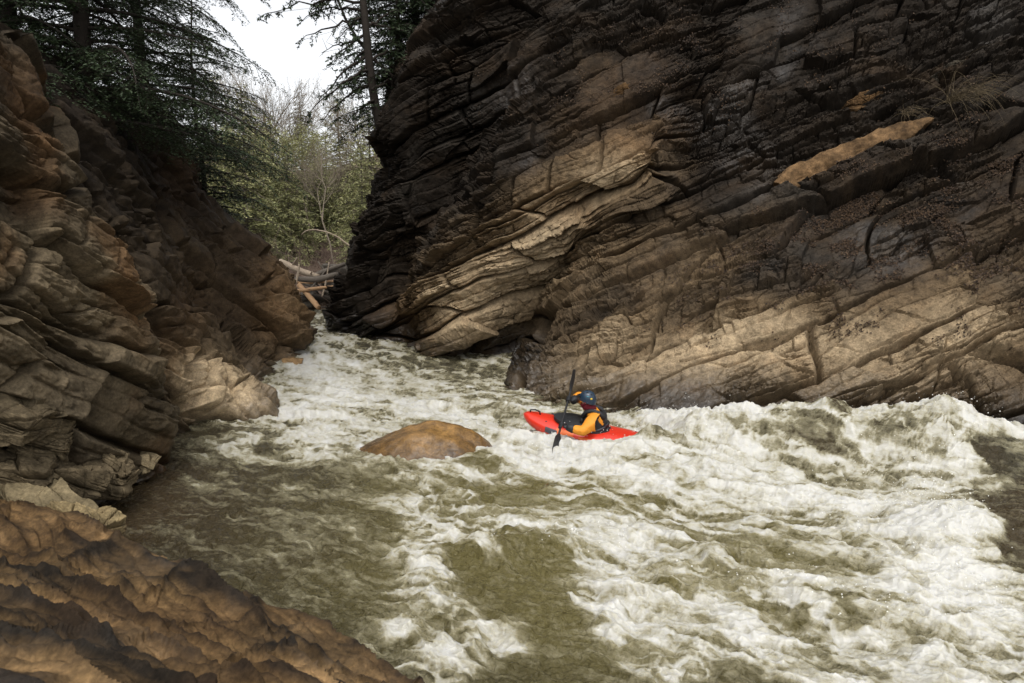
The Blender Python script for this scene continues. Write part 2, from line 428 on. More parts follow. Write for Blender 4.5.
# ---- near left wall
def col_left(P, px, py, tone, lay, crk):
    n1 = fbm(P * 0.9, 4, 13); n2 = fbm(P * 2.7, 4, 14); n3 = fbm(P * 0.6, 3, 18)
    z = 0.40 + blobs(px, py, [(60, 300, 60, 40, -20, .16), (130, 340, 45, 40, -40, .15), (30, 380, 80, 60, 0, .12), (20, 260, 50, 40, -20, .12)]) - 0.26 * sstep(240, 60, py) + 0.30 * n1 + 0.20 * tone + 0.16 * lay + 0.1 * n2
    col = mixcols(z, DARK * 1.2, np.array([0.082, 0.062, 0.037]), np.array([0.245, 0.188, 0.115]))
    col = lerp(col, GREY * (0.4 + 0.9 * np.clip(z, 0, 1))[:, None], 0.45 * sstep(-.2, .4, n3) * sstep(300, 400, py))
    rust = sstep(-0.05, 0.45, fbm(P * 0.7, 3, 44) + 0.25 * sstep(60, 120, px) * sstep(420, 200, py))
    col = lerp(col, RUST * (0.30 + 0.75 * np.clip(z, 0, 1))[:, None], rust * 0.6)
    wet = 0.8 * sstep(0.5, 0.1, P[:, 2])
    col = col * (1 - 0.45 * sstep(0.4, 0.05, P[:, 2]))[:, None]
    return col, wet
LA = [
 [(-700,640,4.0),(-720,450,3.8),(-760,300,3.8),(-800,100,4.0),(-850,-100,4.5),(-900,-350,6)],
 [(-400,620,5.5),(-420,450,5.2),(-450,300,5.0),(-480,100,5.2),(-500,-100,5.5),(-540,-320,7)],
 [(-120,600,7.0),(-150,450,6.8),(-170,300,6.6),(-200,130,6.8),(-230,-40,7.2),(-260,-250,8.6)],
 [(20,540,8.6),(0,430,8.3),(-20,310,8.0),(-50,180,8.0),(-80,60,8.4),(-110,-130,9.6)],
 [(92,512,9.8),(85,420,9.5),(58,320,9.0),(18,210,8.8),(-15,100,9.0),(-50,-40,10.0)],
 [(148,488,10.9),(143,405,10.6),(117,325,10.1),(76,235,9.7),(32,140,9.7),(-5,40,10.4)],
 [(169,474,11.6),(163,400,11.4),(141,328,10.9),(106,243,10.5),(63,140,10.4),(16,38,11.1)],
 [(172,466,12.8),(162,400,12.8),(138,325,12.6),(100,238,12.4),(55,132,12.6),(6,30,13.5)],
]
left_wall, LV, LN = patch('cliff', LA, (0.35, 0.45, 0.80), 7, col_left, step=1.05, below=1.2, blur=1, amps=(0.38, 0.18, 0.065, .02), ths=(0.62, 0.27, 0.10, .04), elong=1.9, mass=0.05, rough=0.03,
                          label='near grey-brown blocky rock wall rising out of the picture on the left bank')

# ---- brown slab, pale ledge and far buttress of the left bank
def col_leftfar(P, px, py, tone, lay, crk):
    n1 = fbm(P * 0.9, 4, 23); n2 = fbm(P * 2.7, 4, 24); n3 = fbm(P * 0.6, 3, 28)
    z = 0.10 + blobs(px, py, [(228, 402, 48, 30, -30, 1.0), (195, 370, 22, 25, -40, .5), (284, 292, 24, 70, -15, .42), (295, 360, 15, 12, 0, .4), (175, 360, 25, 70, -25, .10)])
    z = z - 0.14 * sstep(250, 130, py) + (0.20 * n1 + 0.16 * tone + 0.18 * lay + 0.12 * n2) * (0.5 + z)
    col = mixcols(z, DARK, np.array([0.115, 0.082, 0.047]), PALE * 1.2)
    rust = np.clip(blobs(px, py, [(280, 300, 38, 60, -15, .8), (175, 330, 30, 90, -25, .45), (190, 170, 25, 50, -20, .4)]) + .25 * n3, 0, 1) * (1 - np.clip(blobs(px, py, [(228, 402, 50, 36, -30, 1.0)]), 0, 1))
    col = lerp(col, RUST * (0.36 + 0.8 * np.clip(z, 0, 1))[:, None], rust * 0.55)
    wet = 0.8 * sstep(0.5, 0.1, P[:, 2])
    col = col * (1 - 0.40 * sstep(0.3, 0.05, P[:, 2]))[:, None]
    return col, wet
LB = [
 [(130,480,12.4),(120,400,12.6),(100,300,12.6),(60,190,12.8),(25,90,13.2),(-20,20,14)],
 [(184,442,12.8),(174,372,13.2),(153,292,13.6),(118,200,14),(85,125,14.5),(45,55,15.5)],
 [(226,427,14.1),(205,372,14.4),(178,302,15),(148,222,15.5),(115,150,16),(75,70,17)],
 [(268,413,15.2),(238,380,15.7),(204,320,16.6),(170,242,17.4),(140,168,18),(105,85,19)],
 [(258,396,17.5),(236,355,18.6),(202,302,18.8),(172,232,19.2),(150,160,19.6),(118,85,20.5)],
 [(272,371,20),(254,330,20.4),(224,280,20.5),(194,212,21),(166,148,21.2),(132,80,22)],
 [(298,364,21.4),(286,322,21.4),(260,268,21.9),(222,217,22.4),(186,160,22.5),(150,85,23.5)],
 [(310,350,24),(303,312,24),(286,267,24.2),(242,227,24.2),(203,190,24.5),(165,110,25)],
 [(312,335,27),(300,302,28),(282,264,29),(237,225,30),(198,188,30),(155,100,31)],
]
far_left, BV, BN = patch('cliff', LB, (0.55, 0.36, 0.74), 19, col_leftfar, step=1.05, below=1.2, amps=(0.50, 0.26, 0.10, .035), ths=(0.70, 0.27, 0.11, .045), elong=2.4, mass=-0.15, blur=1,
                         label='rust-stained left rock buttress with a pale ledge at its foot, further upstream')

# ---- foreground ledge under the camera
def fore_seam(P):
    w = fbm(P * 1.1, 3, 41)
    a = P @ unit([.90, -.38, -.2]); b = P @ unit([-.36, -.86, .36]) + .10 * w
    return 2.0 * fbm(np.stack([a * .42, b * 2.3, 0 * a], -1), 4, 39)
def fore_cracks(P):
    w = fbm(P * 2.2, 3, 42)
    a = P @ unit([.90, -.38, -.2]); b = P @ unit([-.36, -.86, .36]) + .05 * w
    n1 = fbm(np.stack([a * .55, b * 3.0, 0 * a], -1), 3, 43); n2 = fbm(np.stack([a * 1.5 + .2 * w, b * .8, 0 * a + 3], -1), 2, 45); n3 = fbm(np.stack([a * 1.3, b * 7.0, 0 * a + 5], -1), 3, 46)
    m = sstep(-.15, .15, fbm(P * .9, 2, 47))
    return np.exp(-(n1 / .050) ** 2), np.exp(-(n2 / .022) ** 2) * m, np.exp(-(n3 / .07) ** 2) * (1 - .6 * m)
def fore_gully(P):
    q = fore_seam(P); c1, c2, c3 = fore_cracks(P)
    return .02 * q - .060 * c1 - .040 * c2 - .022 * c3 + .010 * fbm(P * 14, 3, 48, ridged=True)
def col_fore(P, px, py, tone, lay, crk):
    n1 = fbm(P * 1.4, 4, 33); n2 = fbm(P * 4.5, 4, 34); n3 = fbm(P * 0.9, 3, 38)
    seam = fore_seam(P)
    c1, c2, c3 = fore_cracks(P)
    z = 0.42 + 0.25 * n1 + 0.62 * seam - .45 * c1 - .3 * c2 - .2 * c3 + 0.35 * lay + 0.22 * n2 - .35 * crk
    col = mixcols(z, np.array([0.016, 0.012, 0.008]), np.array([0.096, 0.060, 0.027]), np.array([0.265, 0.165, 0.072]))
    col = lerp(col, RUST * (0.5 + 0.8 * np.clip(z, 0, 1))[:, None], 0.15 * sstep(-.25, .3, n3))
    wet = np.maximum(0.9 * sstep(0.6, 0.1, P[:, 2]), .30 * sstep(-.1, .35, n1))
    col = col * (1 - 0.45 * sstep(0.55, 0.15, P[:, 2]))[:, None]
    return col, wet
FA = [
 [(-420,430,8.0),(-420,500,6.4),(-420,600,4.8),(-420,750,3.0),(-420,1000,1.5),(-420,1500,0.7)],
 [(-200,464,7.6),(-200,525,6.2),(-200,610,4.7),(-200,740,2.9),(-200,1000,1.5),(-200,1500,0.7)],
 [(0,512,7.2),(-5,552,6.0),(-5,608,4.6),(-5,720,2.9),(-5,1000,1.5),(0,1500,0.7)],
 [(105,545,6.7),(98,577,5.7),(85,620,4.6),(60,720,2.9),(60,1000,1.5),(120,1500,0.7)],
 [(222,596,6.0),(212,618,5.2),(196,650,4.4),(150,740,2.9),(150,1000,1.5),(250,1500,0.7)],
 [(338,641,5.5),(330,664,4.9),(315,700,4.2),(260,780,2.9),(250,1000,1.6),(380,1500,0.8)],
 [(398,686,4.9),(392,710,4.4),(395,745,3.9),(350,830,2.8),(340,1000,1.7),(500,1500,0.9)],
 [(490,780,4.2),(488,800,3.9),(515,840,3.4),(480,900,2.7),(470,1050,1.7),(640,1500,0.95)],
 [(720,900,3.4),(720,930,3.1),(715,960,2.8),(700,1020,2.3),(700,1150,1.6),(800,1500,1.0)],
]
fore, FV, FN = patch('cliff', FA, (-0.25, -0.42, 0.86), 29, col_fore, step=0.8, below=1.0, amps=(0.075, 0.050, 0.024), ths=(0.36, 0.15, 0.06), elong=3.6, mass=-0.05, rough=0.008, warp2=0.0, extra=fore_gully, blur=1,
                     label='orange-brown rock ledge sloping to the water in the near left corner')

# ---- loose blocks and boulders
def rock_block(name, loc, size, seed, rot=(0, 0, 0), col=GREY, col2=None, planes=11, soft=0.05, sub=6, rough=0.02, wetz=None, shape=None, big=0.06, bed=None):
    bm = bmesh.new(); bmesh.ops.create_icosphere(bm, subdivisions=sub, radius=1)
    D = np.array([v.co[:] for v in bm.verts]); Fc = np.array([[v.index for v in f.verts] for f in bm.faces]); bm.free()
    D = unit(D); rg = np.random.default_rng(seed)
    nn = np.concatenate([np.eye(3), -np.eye(3), unit(rg.normal(size=(planes, 3)))])
    nn = unit(nn + rg.normal(size=nn.shape) * 0.13)
    hh = np.concatenate([np.full(6, 0.62) * rg.uniform(.85, 1.1, 6), rg.uniform(.72, .95, planes)])
    dt = D @ nn.T
    rr = hh[None] / np.maximum(dt, 0.02)
    k = soft
    rad = -k * np.log(np.exp(-np.minimum(rr, 3) / k).sum(1))
    V = D * rad[:, None] * np.array(size)
    if shape is not None: V = shape(D, np.array(size))
    rm = np.array(Matrix.Rotation(rot[2], 3, 'Z') @ Matrix.Rotation(rot[1], 3, 'Y') @ Matrix.Rotation(rot[0], 3, 'X'))
    V = V @ rm.T; Nd = unit((D / np.array(size)) @ rm.T)
    Pw = V + np.asarray(loc)
    V = V + Nd * (big * fbm(Pw * 2.2, 3, seed) + rough * fbm(Pw * 9, 4, seed + 1))[:, None]
    if bed is not None:
        dd = rock_disp(Pw, bed, seed, (.07, .04, .018), (.20, .085, .035), elong=2.2, rough=.006, mass=-.2)[0]; V = V + Nd * dd[:, None]
    z = 0.5 + 0.9 * fbm(Pw * 2.5, 4, seed + 2) + 0.4 * fbm(Pw * 11, 3, seed + 3)
    c2 = np.asarray(col2 if col2 is not None else np.asarray(col) * 0.5)
    c = lerp(c2, np.asarray(col), np.clip(z, 0, 1))
    wet = np.zeros(len(V))
    if wetz is not None:
        wet = sstep(wetz + .25, wetz, Pw[:, 2]); c = c * (1 - 0.45 * wet)[:, None]
    o = mesh_np(name, V, Fc, ROCK, smooth=True, sharp=0.9, attrs={'col': c, 'wet': wet})
    o.location = loc
    return o

blocks = [  # px, py, d, size, rot, colour, label
 (18, 420, 8.3, (.42, .5, .28), (.1, .25, .2), GREY * .9, 'dark brown bedded block at the left picture edge, highest of the pile'),
 (48, 438, 8.9, (.40, .45, .26), (.2, .1, .5), GREY * 1.0, 'brown angular block leaning beside the highest one of the left pile'),
 (108, 461, 9.6, (.30, .32, .15), (.05, .12, .2), GREY * 1.25, 'small tan block on top of the two stacked at the dark pool'),
 (112, 481, 9.5, (.34, .34, .15), (.0, .08, .1), GREY * 1.15, 'small tan block at the bottom of the two stacked at the dark pool'),
 (25, 468, 8.4, (.50, .45, .20), (.1, .22, .3), GREY * .85, 'broad dark block at the picture edge just above the long pale slab'),
 (72, 480, 8.9, (.40, .40, .22), (.1, .2, .9), GREY * .8, 'dark wedge block between the long pale slab and the two stacked ones'),
 (40, 503, 8.0, (.75, .42, .17), (.0, .2, -.35), np.array([.20, .175, .125]), 'long pale olive-tan slab at the foot of the left pile'),
 (82, 527, 7.6, (.48, .36, .15), (.05, .15, -.45), np.array([.22, .185, .12]), 'cracked tan slab between the near ledge and the brown pool'),
 (146, 462, 10.7, (.20, .28, .14), (.1, .1, .3), np.array([.30, .26, .19]), 'pale-tipped little block at the waterline of the left wall'),
]
for i, (px, py, d, sz, rot, c, lab) in enumerate(blocks):
    c = np.asarray(c) * np.array([1.35, 1.22, .98])
    o = rock_block('boulder', at(px, py, d), sz, 100 + i, rot, c, c * .45, planes=6, soft=.018, sub=7, rough=.012, wetz=0.0, bed=(.35, .30, .85))
    tag(o, lab, 'boulder', 'fallen blocks below the left wall')

def dome(D, size):
    V = D * size
    x = D[:, 0]
    V[:, 2] = D[:, 2] * size[2] * np.where(x < -0.1, np.clip(1 - 0.75 * (-x - .1), .2, 1), 1) * (1 + .10 * np.sin(9 * D[:, 1] + 4 * x) * .5)
    V[:, 0] *= np.where(x < 0, 1.22, .92)
    return V
o = rock_block('boulder', on_water(430, 458) + np.array([0, .25, -.10]), (1.02, .72, .52), 140, (0, R(3), R(4)), np.array([.30, .165, .05]), np.array([.10, .055, .02]), soft=.1, sub=6, rough=.012, shape=dome, big=.06, wetz=.10)
me = o.data; wv = np.full(len(me.vertices), .95, np.float32); me.attributes['wet'].data.foreach_set('value', wv)
tag(o, 'smooth wet orange-brown boulder humped out of the white water in midstream', 'boulder')
def slab_on_wall(px, py, size, roll, seed, col, lab, push=0.0, bed=(-.38, .1, .92)):
    p, n = on_right_wall(px, py)
    o = rock_block('rock_slab', p + n * (push - .66 * size[1]), size, seed, (R(-18), -R(roll), 0), col, col * .2, planes=22, soft=.012, sub=7, rough=.03, big=.12, bed=bed)
    tag(o, lab, 'rock slab', 'bare slabs on the right wall'); return o
OR = np.array([.20, .112, .046])
slab_on_wall(850, 153, (2.30, .62, .36), 25, 201, np.array([.185, .110, .052]), 'longest orange-tan slab, slanting across the dark right wall', .15, None)
slab_on_wall(866, 95, (.70, .36, .20), 22, 202, OR * .55, 'short orange-brown slab above the longest slanting one', -.02)
slab_on_wall(938, 66, (1.0, .40, .20), 27, 203, np.array([.085, .070, .050]), 'dull brown slab high up near the right picture edge', -.02)
slab_on_wall(632, 78, (.85, .40, .18), 20, 204, OR * .75, 'orange slab on the dark upper face above the pale buttress', -.01)

# ------------------------------------------------------------------ river
def flat_noise(x, y, z=0.0): return np.stack([x, y, np.full_like(x, z)], -1)
def build_river():
    rows = np.concatenate([np.linspace(296, 312, 20, endpoint=False), np.arange(312, 690, 0.72), np.arange(690, 1100, 6.0)])
    cols = np.concatenate([np.arange(-500, -10, 10.0), np.arange(-10, 1034, 1.0), np.arange(1034, 2200, 10.0)])
    CX, RY = np.meshgrid(cols, rows, indexing='ij')
    base = on_water(CX, RY); shp = CX.shape
    x, y = base[..., 0].ravel(), base[..., 1].ravel(); px, py = CX.ravel(), RY.ravel()
    Pf = flat_noise(x, y); px0, py0 = px, py
    px = px + 60 * fbm(Pf * 1.6, 4, 55); py = py + 34 * fbm(Pf * 1.6, 4, 56)     # ragged edges between white and clear water
    # how broken the water is, and how white
    D = 0.15 + blobs(px, py, [
        (300, 400, 60, 45, 10, .50), (400, 395, 120, 42, 5, .50), (330, 335, 40, 16, 0, .35), (480, 440, 120, 26, 0, .5), (560, 455, 90, 20, 0, .55),
        (700, 430, 70, 40, 0, .62), (800, 425, 120, 45, 0, .62), (900, 430, 80, 60, 0, .62), (985, 432, 60, 18, 0, .75), (1012, 456, 46, 16, 0, .6), (960, 490, 40, 40, -30, .5), (760, 500, 150, 36, -12, .55), (900, 510, 80, 40, -30, .60),
        (960, 570, 80, 34, -25, .58), (640, 470, 110, 34, -8, .35), (700, 555, 170, 26, -14, .30), (620, 620, 34, 60, 25, .50), (760, 630, 170, 40, -12, .40),
        (960, 650, 120, 60, -18, .50), (510, 535, 80, 14, 6, .40), (432, 590, 26, 80, 8, .50), (470, 650, 60, 30, 30, .35), (400, 660, 60, 30, 0, .2), (440, 510, 60, 16, 0, .25), (290, 435, 60, 18, 0, .25)])
    D -= blobs(px, py, [(530, 600, 62, 50, -15, .25), (640, 585, 60, 20, -10, .15), (760, 580, 110, 20, -12, .30), (860, 600, 50, 16, -14, .18), (215, 520, 120, 80, 0, .14), (500, 500, 80, 22, 0, .10),
                        (430, 372, 70, 10, 0, .30), (1010, 535, 75, 38, -20, .70), (1015, 497, 40, 10, -10, .35), (845, 448, 60, 26, 0, .75), (935, 415, 30, 12, 0, .4), (700, 452, 40, 10, -10, .3), (800, 480, 60, 10, -8, .3), (120, 500, 50, 50, 0, .3), (770, 455, 30, 14, 0, .15)])
    D = np.where(D > 0, .92 * (1 - np.exp(-1.15 * np.clip(D, 0, None))), 0)
    calm = np.clip(blobs(px, py, [(120, 490, 70, 45, 0, 1.0), (1010, 545, 60, 30, -20, .2)]), 0, 1)
    up = sstep(12.5, 15.5, y)                                       # upstream tongue
    # flow coordinates: below the drop the current runs down to the right, above it comes straight down the gorge
    def rot(a): c, s = math.cos(R(a)), math.sin(R(a)); return x * c + y * s, -x * s + y * c
    u1, v1 = rot(-28); u2, v2 = rot(118)
    wx = fbm(Pf * 0.8, 4, 51); wy = fbm(Pf * 0.8, 4, 52); wx2 = fbm(Pf * 2.6, 3, 53); wy2 = fbm(Pf * 2.6, 3, 54)
    def flow(su, sv, z, seed, o, ridged=False, wa=.5, wb=.14):
        a = fbm(flat_noise((u1 + wa * wx + wb * wx2) * su, (v1 + wa * wy + wb * wy2) * sv, z), o, seed, ridged=ridged)
        b = fbm(flat_noise((u2 + wa * wx + wb * wx2) * su, (v2 + wa * wy + wb * wy2) * sv, z), o, seed, ridged=ridged)
        return a * (1 - up) + b * up
    big = flow(.40, 1.25, 0, 61, 4, False, .4, .10); med = flow(.9, 3.8, 1, 62, 4, False, .35, .10); lace = flow(1.0, 2.8, 2, 63, 4, True, .7, .22); fine = flow(3.2, 11, 3, 64, 4, False, .4, .12); streak = flow(1.2, 9.0, 4, 65, 4, False, .45, .14)
    curl = fbm(flat_noise(x * 3.2 + 1.1 * wx2 + wx, y * 3.2 + 1.1 * wy2 + wy, 5.0), 4, 66, ridged=True)
    f = D + 0.62 * big + 0.46 * med + 0.30 * (lace - .15) + 0.22 * fine * (1 - .65 * up) + 0.12 * (curl - .2) * (D + .2)
    foam = .97 * sstep(0.20, 1.0, f)
    strands = sstep(0.45, 0.80, lace + .25 * med) * sstep(0.08, 0.32, D + .15 * big) * 0.75
    speck = fbm(flat_noise(x * 7 + 1.5 * wx2, y * 10 + 1.5 * wy2, 8), 4, 67) + .45 * fbm(flat_noise(x * 1.3, y * 1.6, 9), 3, 68)
    lace2 = fbm(flat_noise(x * 4.0 + 1.6 * wx2 + wx, y * 5.2 + 1.6 * wy2 + wy, 10), 4, 69, ridged=True)
    foam = np.maximum(foam, strands)
    foam = foam + (1 - foam) * (.34 * sstep(-.1, .6, streak) + .16 * sstep(0, .5, fine) * (1 - .7 * up)) * (1 - .8 * calm)
    foam = foam + .26 * sstep(.05, .75, speck) * (1 - foam) * (1 - .8 * np.clip(blobs(px, py, [(110, 500, 60, 50, 0, 1)]), 0, 1)) + .45 * sstep(.35, .75, lace2) * (1 - foam) * sstep(.12, .4, D + .3 * big)
    foam = np.clip(foam - .16 * sstep(.1, .7, -med - .5 * fine) * (foam > .3), 0, 1)
    # the shape of the surface
    z = 0.018 * np.clip(y - 14, 0, 99) + 0.10 * sstep(22.5, 24.0, y)
    for (bx, bd, a, rx, ry) in [(712, 12.7, .36, .6, .75), (785, 12.4, .44, .8, .8), (860, 12.2, .36, .8, .75), (930, 11.8, .42, .8, .8), (648, 12.3, .20, .22, .18), (650, 12.0, .14, .6, .3), (692, 12.5, .20, .28, .25), (835, 12.2, .22, .32, .28), (945, 11.8, .20, .3, .28), (628, 11.75, .16, .28, .16), (1000, 11.5, .34, .8, .7), (1090, 11.0, .30, 1.2, .8),
                                (430, 11.5, .10, 1.4, .35), (500, 11.7, .12, .5, .35), (1045, 8.6, .30, 1.1, .6)]:
        c = at(bx, 400, bd); z = z + a * np.exp(-((x - c[0]) / rx) ** 2 - ((y - c[1]) / ry) ** 2)
    turb = np.clip(0.30 + D * 1.1, 0, 1.2) * (1 - .85 * calm) * (1 - .35 * up)
    ridge1 = flow(.42, .95, 7, 71, 3)
    z = z + turb * (0.24 * ridge1 + 0.13 * flow(.9, 1.9, 8, 72, 3) + 0.055 * flow(2.2, 4.2, 9, 73, 3, True))
    z = z + blobs(px, py, [(510, 545, 80, 12, 6, .14), (640, 600, 60, 16, 30, .12), (830, 610, 160, 12, -14, .10), (700, 545, 120, 12, -14, .10), (440, 600, 16, 70, 8, .06)])
    rip = fbm(flat_noise(x * 3.1 + .3 * wx2, y * 4.4, 1), 4, 81) * .045 + fbm(flat_noise(x * 8 + wx2, y * 11, 2), 4, 82, ridged=True) * .030
    z = z + rip * (1 - .6 * calm) + (1 - foam) * .05 * flow(2.6, 6.0, 11, 88, 4) * (1 - .6 * calm)
    lump = fbm(flat_noise(x * 4.5 + .6 * wx2, y * 5.5 + .6 * wy2, 3), 4, 83) * .085 + fine * .05 + med * .05
    mound = blobs(px, py, [(700, 415, 60, 30, 0, .8), (800, 410, 110, 36, 0, 1), (920, 420, 70, 40, 0, 1)])
    z = z + mound * (.30 * fbm(flat_noise(x * 1.7, y * 2.0, 6), 4, 86) + .10 * fbm(flat_noise(x * 4.4 + wx2, y * 4.8, 7), 4, 87, ridged=True)) 
    z = z + foam * (0.02 + .72 * lump * (1 - .5 * up)) * (.35 + .9 * np.clip(D, 0, 1))
    V = np.stack([x + .10 * foam * wx2, y + .10 * foam * wy2, z], -1)
    brown = np.clip(calm + blobs(px, py, [(845, 452, 50, 22, 0, .8), (1015, 540, 80, 34, -20, .85), (1015, 498, 50, 12, -10, .6), (110, 500, 60, 50, 0, .5), (235, 525, 110, 80, 0, .5), (430, 462, 120, 16, 0, .25)]), 0, 1)
    green = np.clip(blobs(px, py, [(560, 590, 260, 120, -10, .9), (330, 590, 90, 80, 0, .2), (800, 560, 200, 80, -10, .6), (520, 490, 160, 40, 0, .6)]), 0, 1)
    o = mesh_np('water', V, grid_faces(*shp)[:, ::-1], None, smooth=True, attrs={'foam': foam, 'brown': brown, 'green': green, 'dens': D})
    if o.data.polygons[1000].normal.z < 0: o.data.flip_normals()
    tag(o, 'foaming olive river rapids pouring out of the gorge', None, None, 'structure')
    return o, V, foam, D, px, py
river, WV, WFOAM, WD, WPX, WPY = build_river()
print('river', len(WV), round(time.time() - T0, 1))

def water_material():
    m, nt, b = new_mat('white_water'); L = nt.links
    fo = N(nt, 'ShaderNodeAttribute', attribute_name='foam'); br = N(nt, 'ShaderNodeAttribute', attribute_name='brown')
    gr = N(nt, 'ShaderNodeAttribute', attribute_name='green'); g = N(nt, 'ShaderNodeNewGeometry')
    n1 = N(nt, 'ShaderNodeTexNoise', i_Scale=11.0, i_Detail=7.0, i_Roughness=0.62, i_Distortion=.6); n2 = N(nt, 'ShaderNodeTexNoise', i_Scale=45.0, i_Detail=4.0, i_Roughness=0.7)
    ro = N(nt, 'ShaderNodeMapping'); ro.inputs['Rotation'].default_value = (0, 0, R(28)); L.new(g.outputs['Position'], ro.inputs['Vector'])
    st = N(nt, 'ShaderNodeMapping'); st.inputs['Scale'].default_value = (.42, 1.25, 1); L.new(ro.outputs[0], st.inputs['Vector'])
    L.new(st.outputs[0], n1.inputs['Vector']); L.new(st.outputs[0], n2.inputs['Vector'])
    m1 = N(nt, 'ShaderNodeMath', operation='SUBTRACT'); m1.inputs[1].default_value = .5; L.new(n1.outputs['Fac'], m1.inputs[0])
    m2 = N(nt, 'ShaderNodeMath', operation='MULTIPLY_ADD'); m2.inputs[1].default_value = .75; L.new(m1.outputs[0], m2.inputs[0]); L.new(fo.outputs['Fac'], m2.inputs[2])
    m3 = N(nt, 'ShaderNodeMath', operation='SUBTRACT'); m3.inputs[1].default_value = .5; L.new(n2.outputs['Fac'], m3.inputs[0])
    m4 = N(nt, 'ShaderNodeMath', operation='MULTIPLY_ADD'); m4.inputs[1].default_value = .35; L.new(m3.outputs[0], m4.inputs[0]); L.new(m2.outputs[0], m4.inputs[2])
    # water body
    wm = N(nt, 'ShaderNodeMix', data_type='RGBA'); wm.inputs['A'].default_value = (.040, .034, .019, 1); wm.inputs['B'].default_value = (.124, .104, .037, 1)
    L.new(gr.outputs['Fac'], wm.inputs['Factor'])
    wb = N(nt, 'ShaderNodeMix', data_type='RGBA'); wb.inputs['B'].default_value = (.045, .030, .013, 1)
    L.new(br.outputs['Fac'], wb.inputs['Factor']); L.new(wm.outputs['Result'], wb.inputs['A'])
    r1 = N(nt, 'ShaderNodeMapRange', clamp=True); r1.inputs['From Min'].default_value = .05; r1.inputs['From Max'].default_value = .60; L.new(m4.outputs[0], r1.inputs['Value'])
    r2 = N(nt, 'ShaderNodeMapRange', clamp=True); r2.inputs['From Min'].default_value = .46; r2.inputs['From Max'].default_value = .94; L.new(m4.outputs[0], r2.inputs['Value'])
    c1 = N(nt, 'ShaderNodeMix', data_type='RGBA'); c1.inputs['B'].default_value = (.315, .284, .180, 1)
    L.new(r1.outputs[0], c1.inputs['Factor']); L.new(wb.outputs['Result'], c1.inputs['A'])
    c2 = N(nt, 'ShaderNodeMix', data_type='RGBA'); c2.inputs['B'].default_value = (.52, .51, .472, 1)
    L.new(r2.outputs[0], c2.inputs['Factor']); L.new(c1.outputs['Result'], c2.inputs['A'])
    L.new(c2.outputs['Result'], b.inputs['Base Color'])
    rr = N(nt, 'ShaderNodeMapRange'); rr.inputs['To Min'].default_value = .05; rr.inputs['To Max'].default_value = .38
    L.new(r1.outputs[0], rr.inputs['Value']); L.new(rr.outputs[0], b.inputs['Roughness'])
    b.inputs['IOR'].default_value = 1.33; b.inputs['Specular IOR Level'].default_value = .5
    wn = N(nt, 'ShaderNodeTexNoise', i_Scale=15.0, i_Detail=4.0, i_Roughness=.6, i_Distortion=.6); L.new(g.outputs['Position'], wn.inputs['Vector'])
    hb = N(nt, 'ShaderNodeMath', operation='MULTIPLY_ADD'); hb.inputs[1].default_value = .35; L.new(m4.outputs[0], hb.inputs[0]); L.new(wn.outputs['Fac'], hb.inputs[2])
    bp = N(nt, 'ShaderNodeBump', i_Strength=.9, i_Distance=.09); L.new(hb.outputs[0], bp.inputs['Height'])
    bs = N(nt, 'ShaderNodeMapRange'); bs.inputs['To Min'].default_value = .95; bs.inputs['To Max'].default_value = .10; L.new(r2.outputs[0], bs.inputs['Value']); L.new(bs.outputs[0], bp.inputs['Strength'])
    sw = N(nt, 'ShaderNodeMath', operation='MULTIPLY'); sw.inputs[1].default_value = .85; L.new(r1.outputs[0], sw.inputs[0]); L.new(sw.outputs[0], b.inputs['Subsurface Weight'])
    b.inputs['Subsurface Radius'].default_value = (1, .95, .75); b.inputs['Subsurface Scale'].default_value = .07; L.new(bp.outputs['Normal'], b.inputs['Normal'])
    return m
river.data.materials.append(water_material())
FOAMM = simple('foam_drops', (.84, .83, .78), .35, .5)

def build_spray():
    rg = np.random.default_rng(91)
    w = blobs(WPX, WPY, [(700, 405, 50, 16, 0, 1), (780, 405, 70, 16, 0, .8), (880, 402, 70, 14, 0, 1), (950, 430, 30, 40, 0, .9), (640, 438, 30, 10, 0, .8), (900, 510, 60, 30, -30, .25), (930, 560, 50, 14, -30, .25), (550, 440, 60, 10, 0, .4), (560, 540, 60, 8, 0, .5),
                         (820, 605, 120, 10, -10, .15)]) * (WFOAM > .4)
    p = w / w.sum(); i = rg.choice(len(WV), 2600, p=p)
    C = WV[i] + np.abs(rg.normal(size=(len(i), 3))) * np.array([.0, .0, .09]) + rg.normal(size=(len(i), 3)) * np.array([.12, .12, .02])
    r = rg.uniform(.002, .0075, len(i)) * np.where(rg.random(len(i)) < .06, 1.7, 1)
    oc = np.array([[1, 0, 0], [-1, 0, 0], [0, 1, 0], [0, -1, 0], [0, 0, 1], [0, 0, -1]], float)
    fc = np.array([[0, 2, 4], [2, 1, 4], [1, 3, 4], [3, 0, 4], [2, 0, 5], [1, 2, 5], [3, 1, 5], [0, 3, 5]])
    V = C[:, None] + oc[None] * r[:, None, None] * rg.uniform(.6, 1.6, (len(i), 1, 3))
    o = mesh_np('spray', V, ((np.arange(len(i)) * 6)[:, None, None] + fc).reshape(-1, 3), FOAMM)
    tag(o, 'drops of white spray thrown up over the wave crests', None, None, 'stuff')
build_spray()
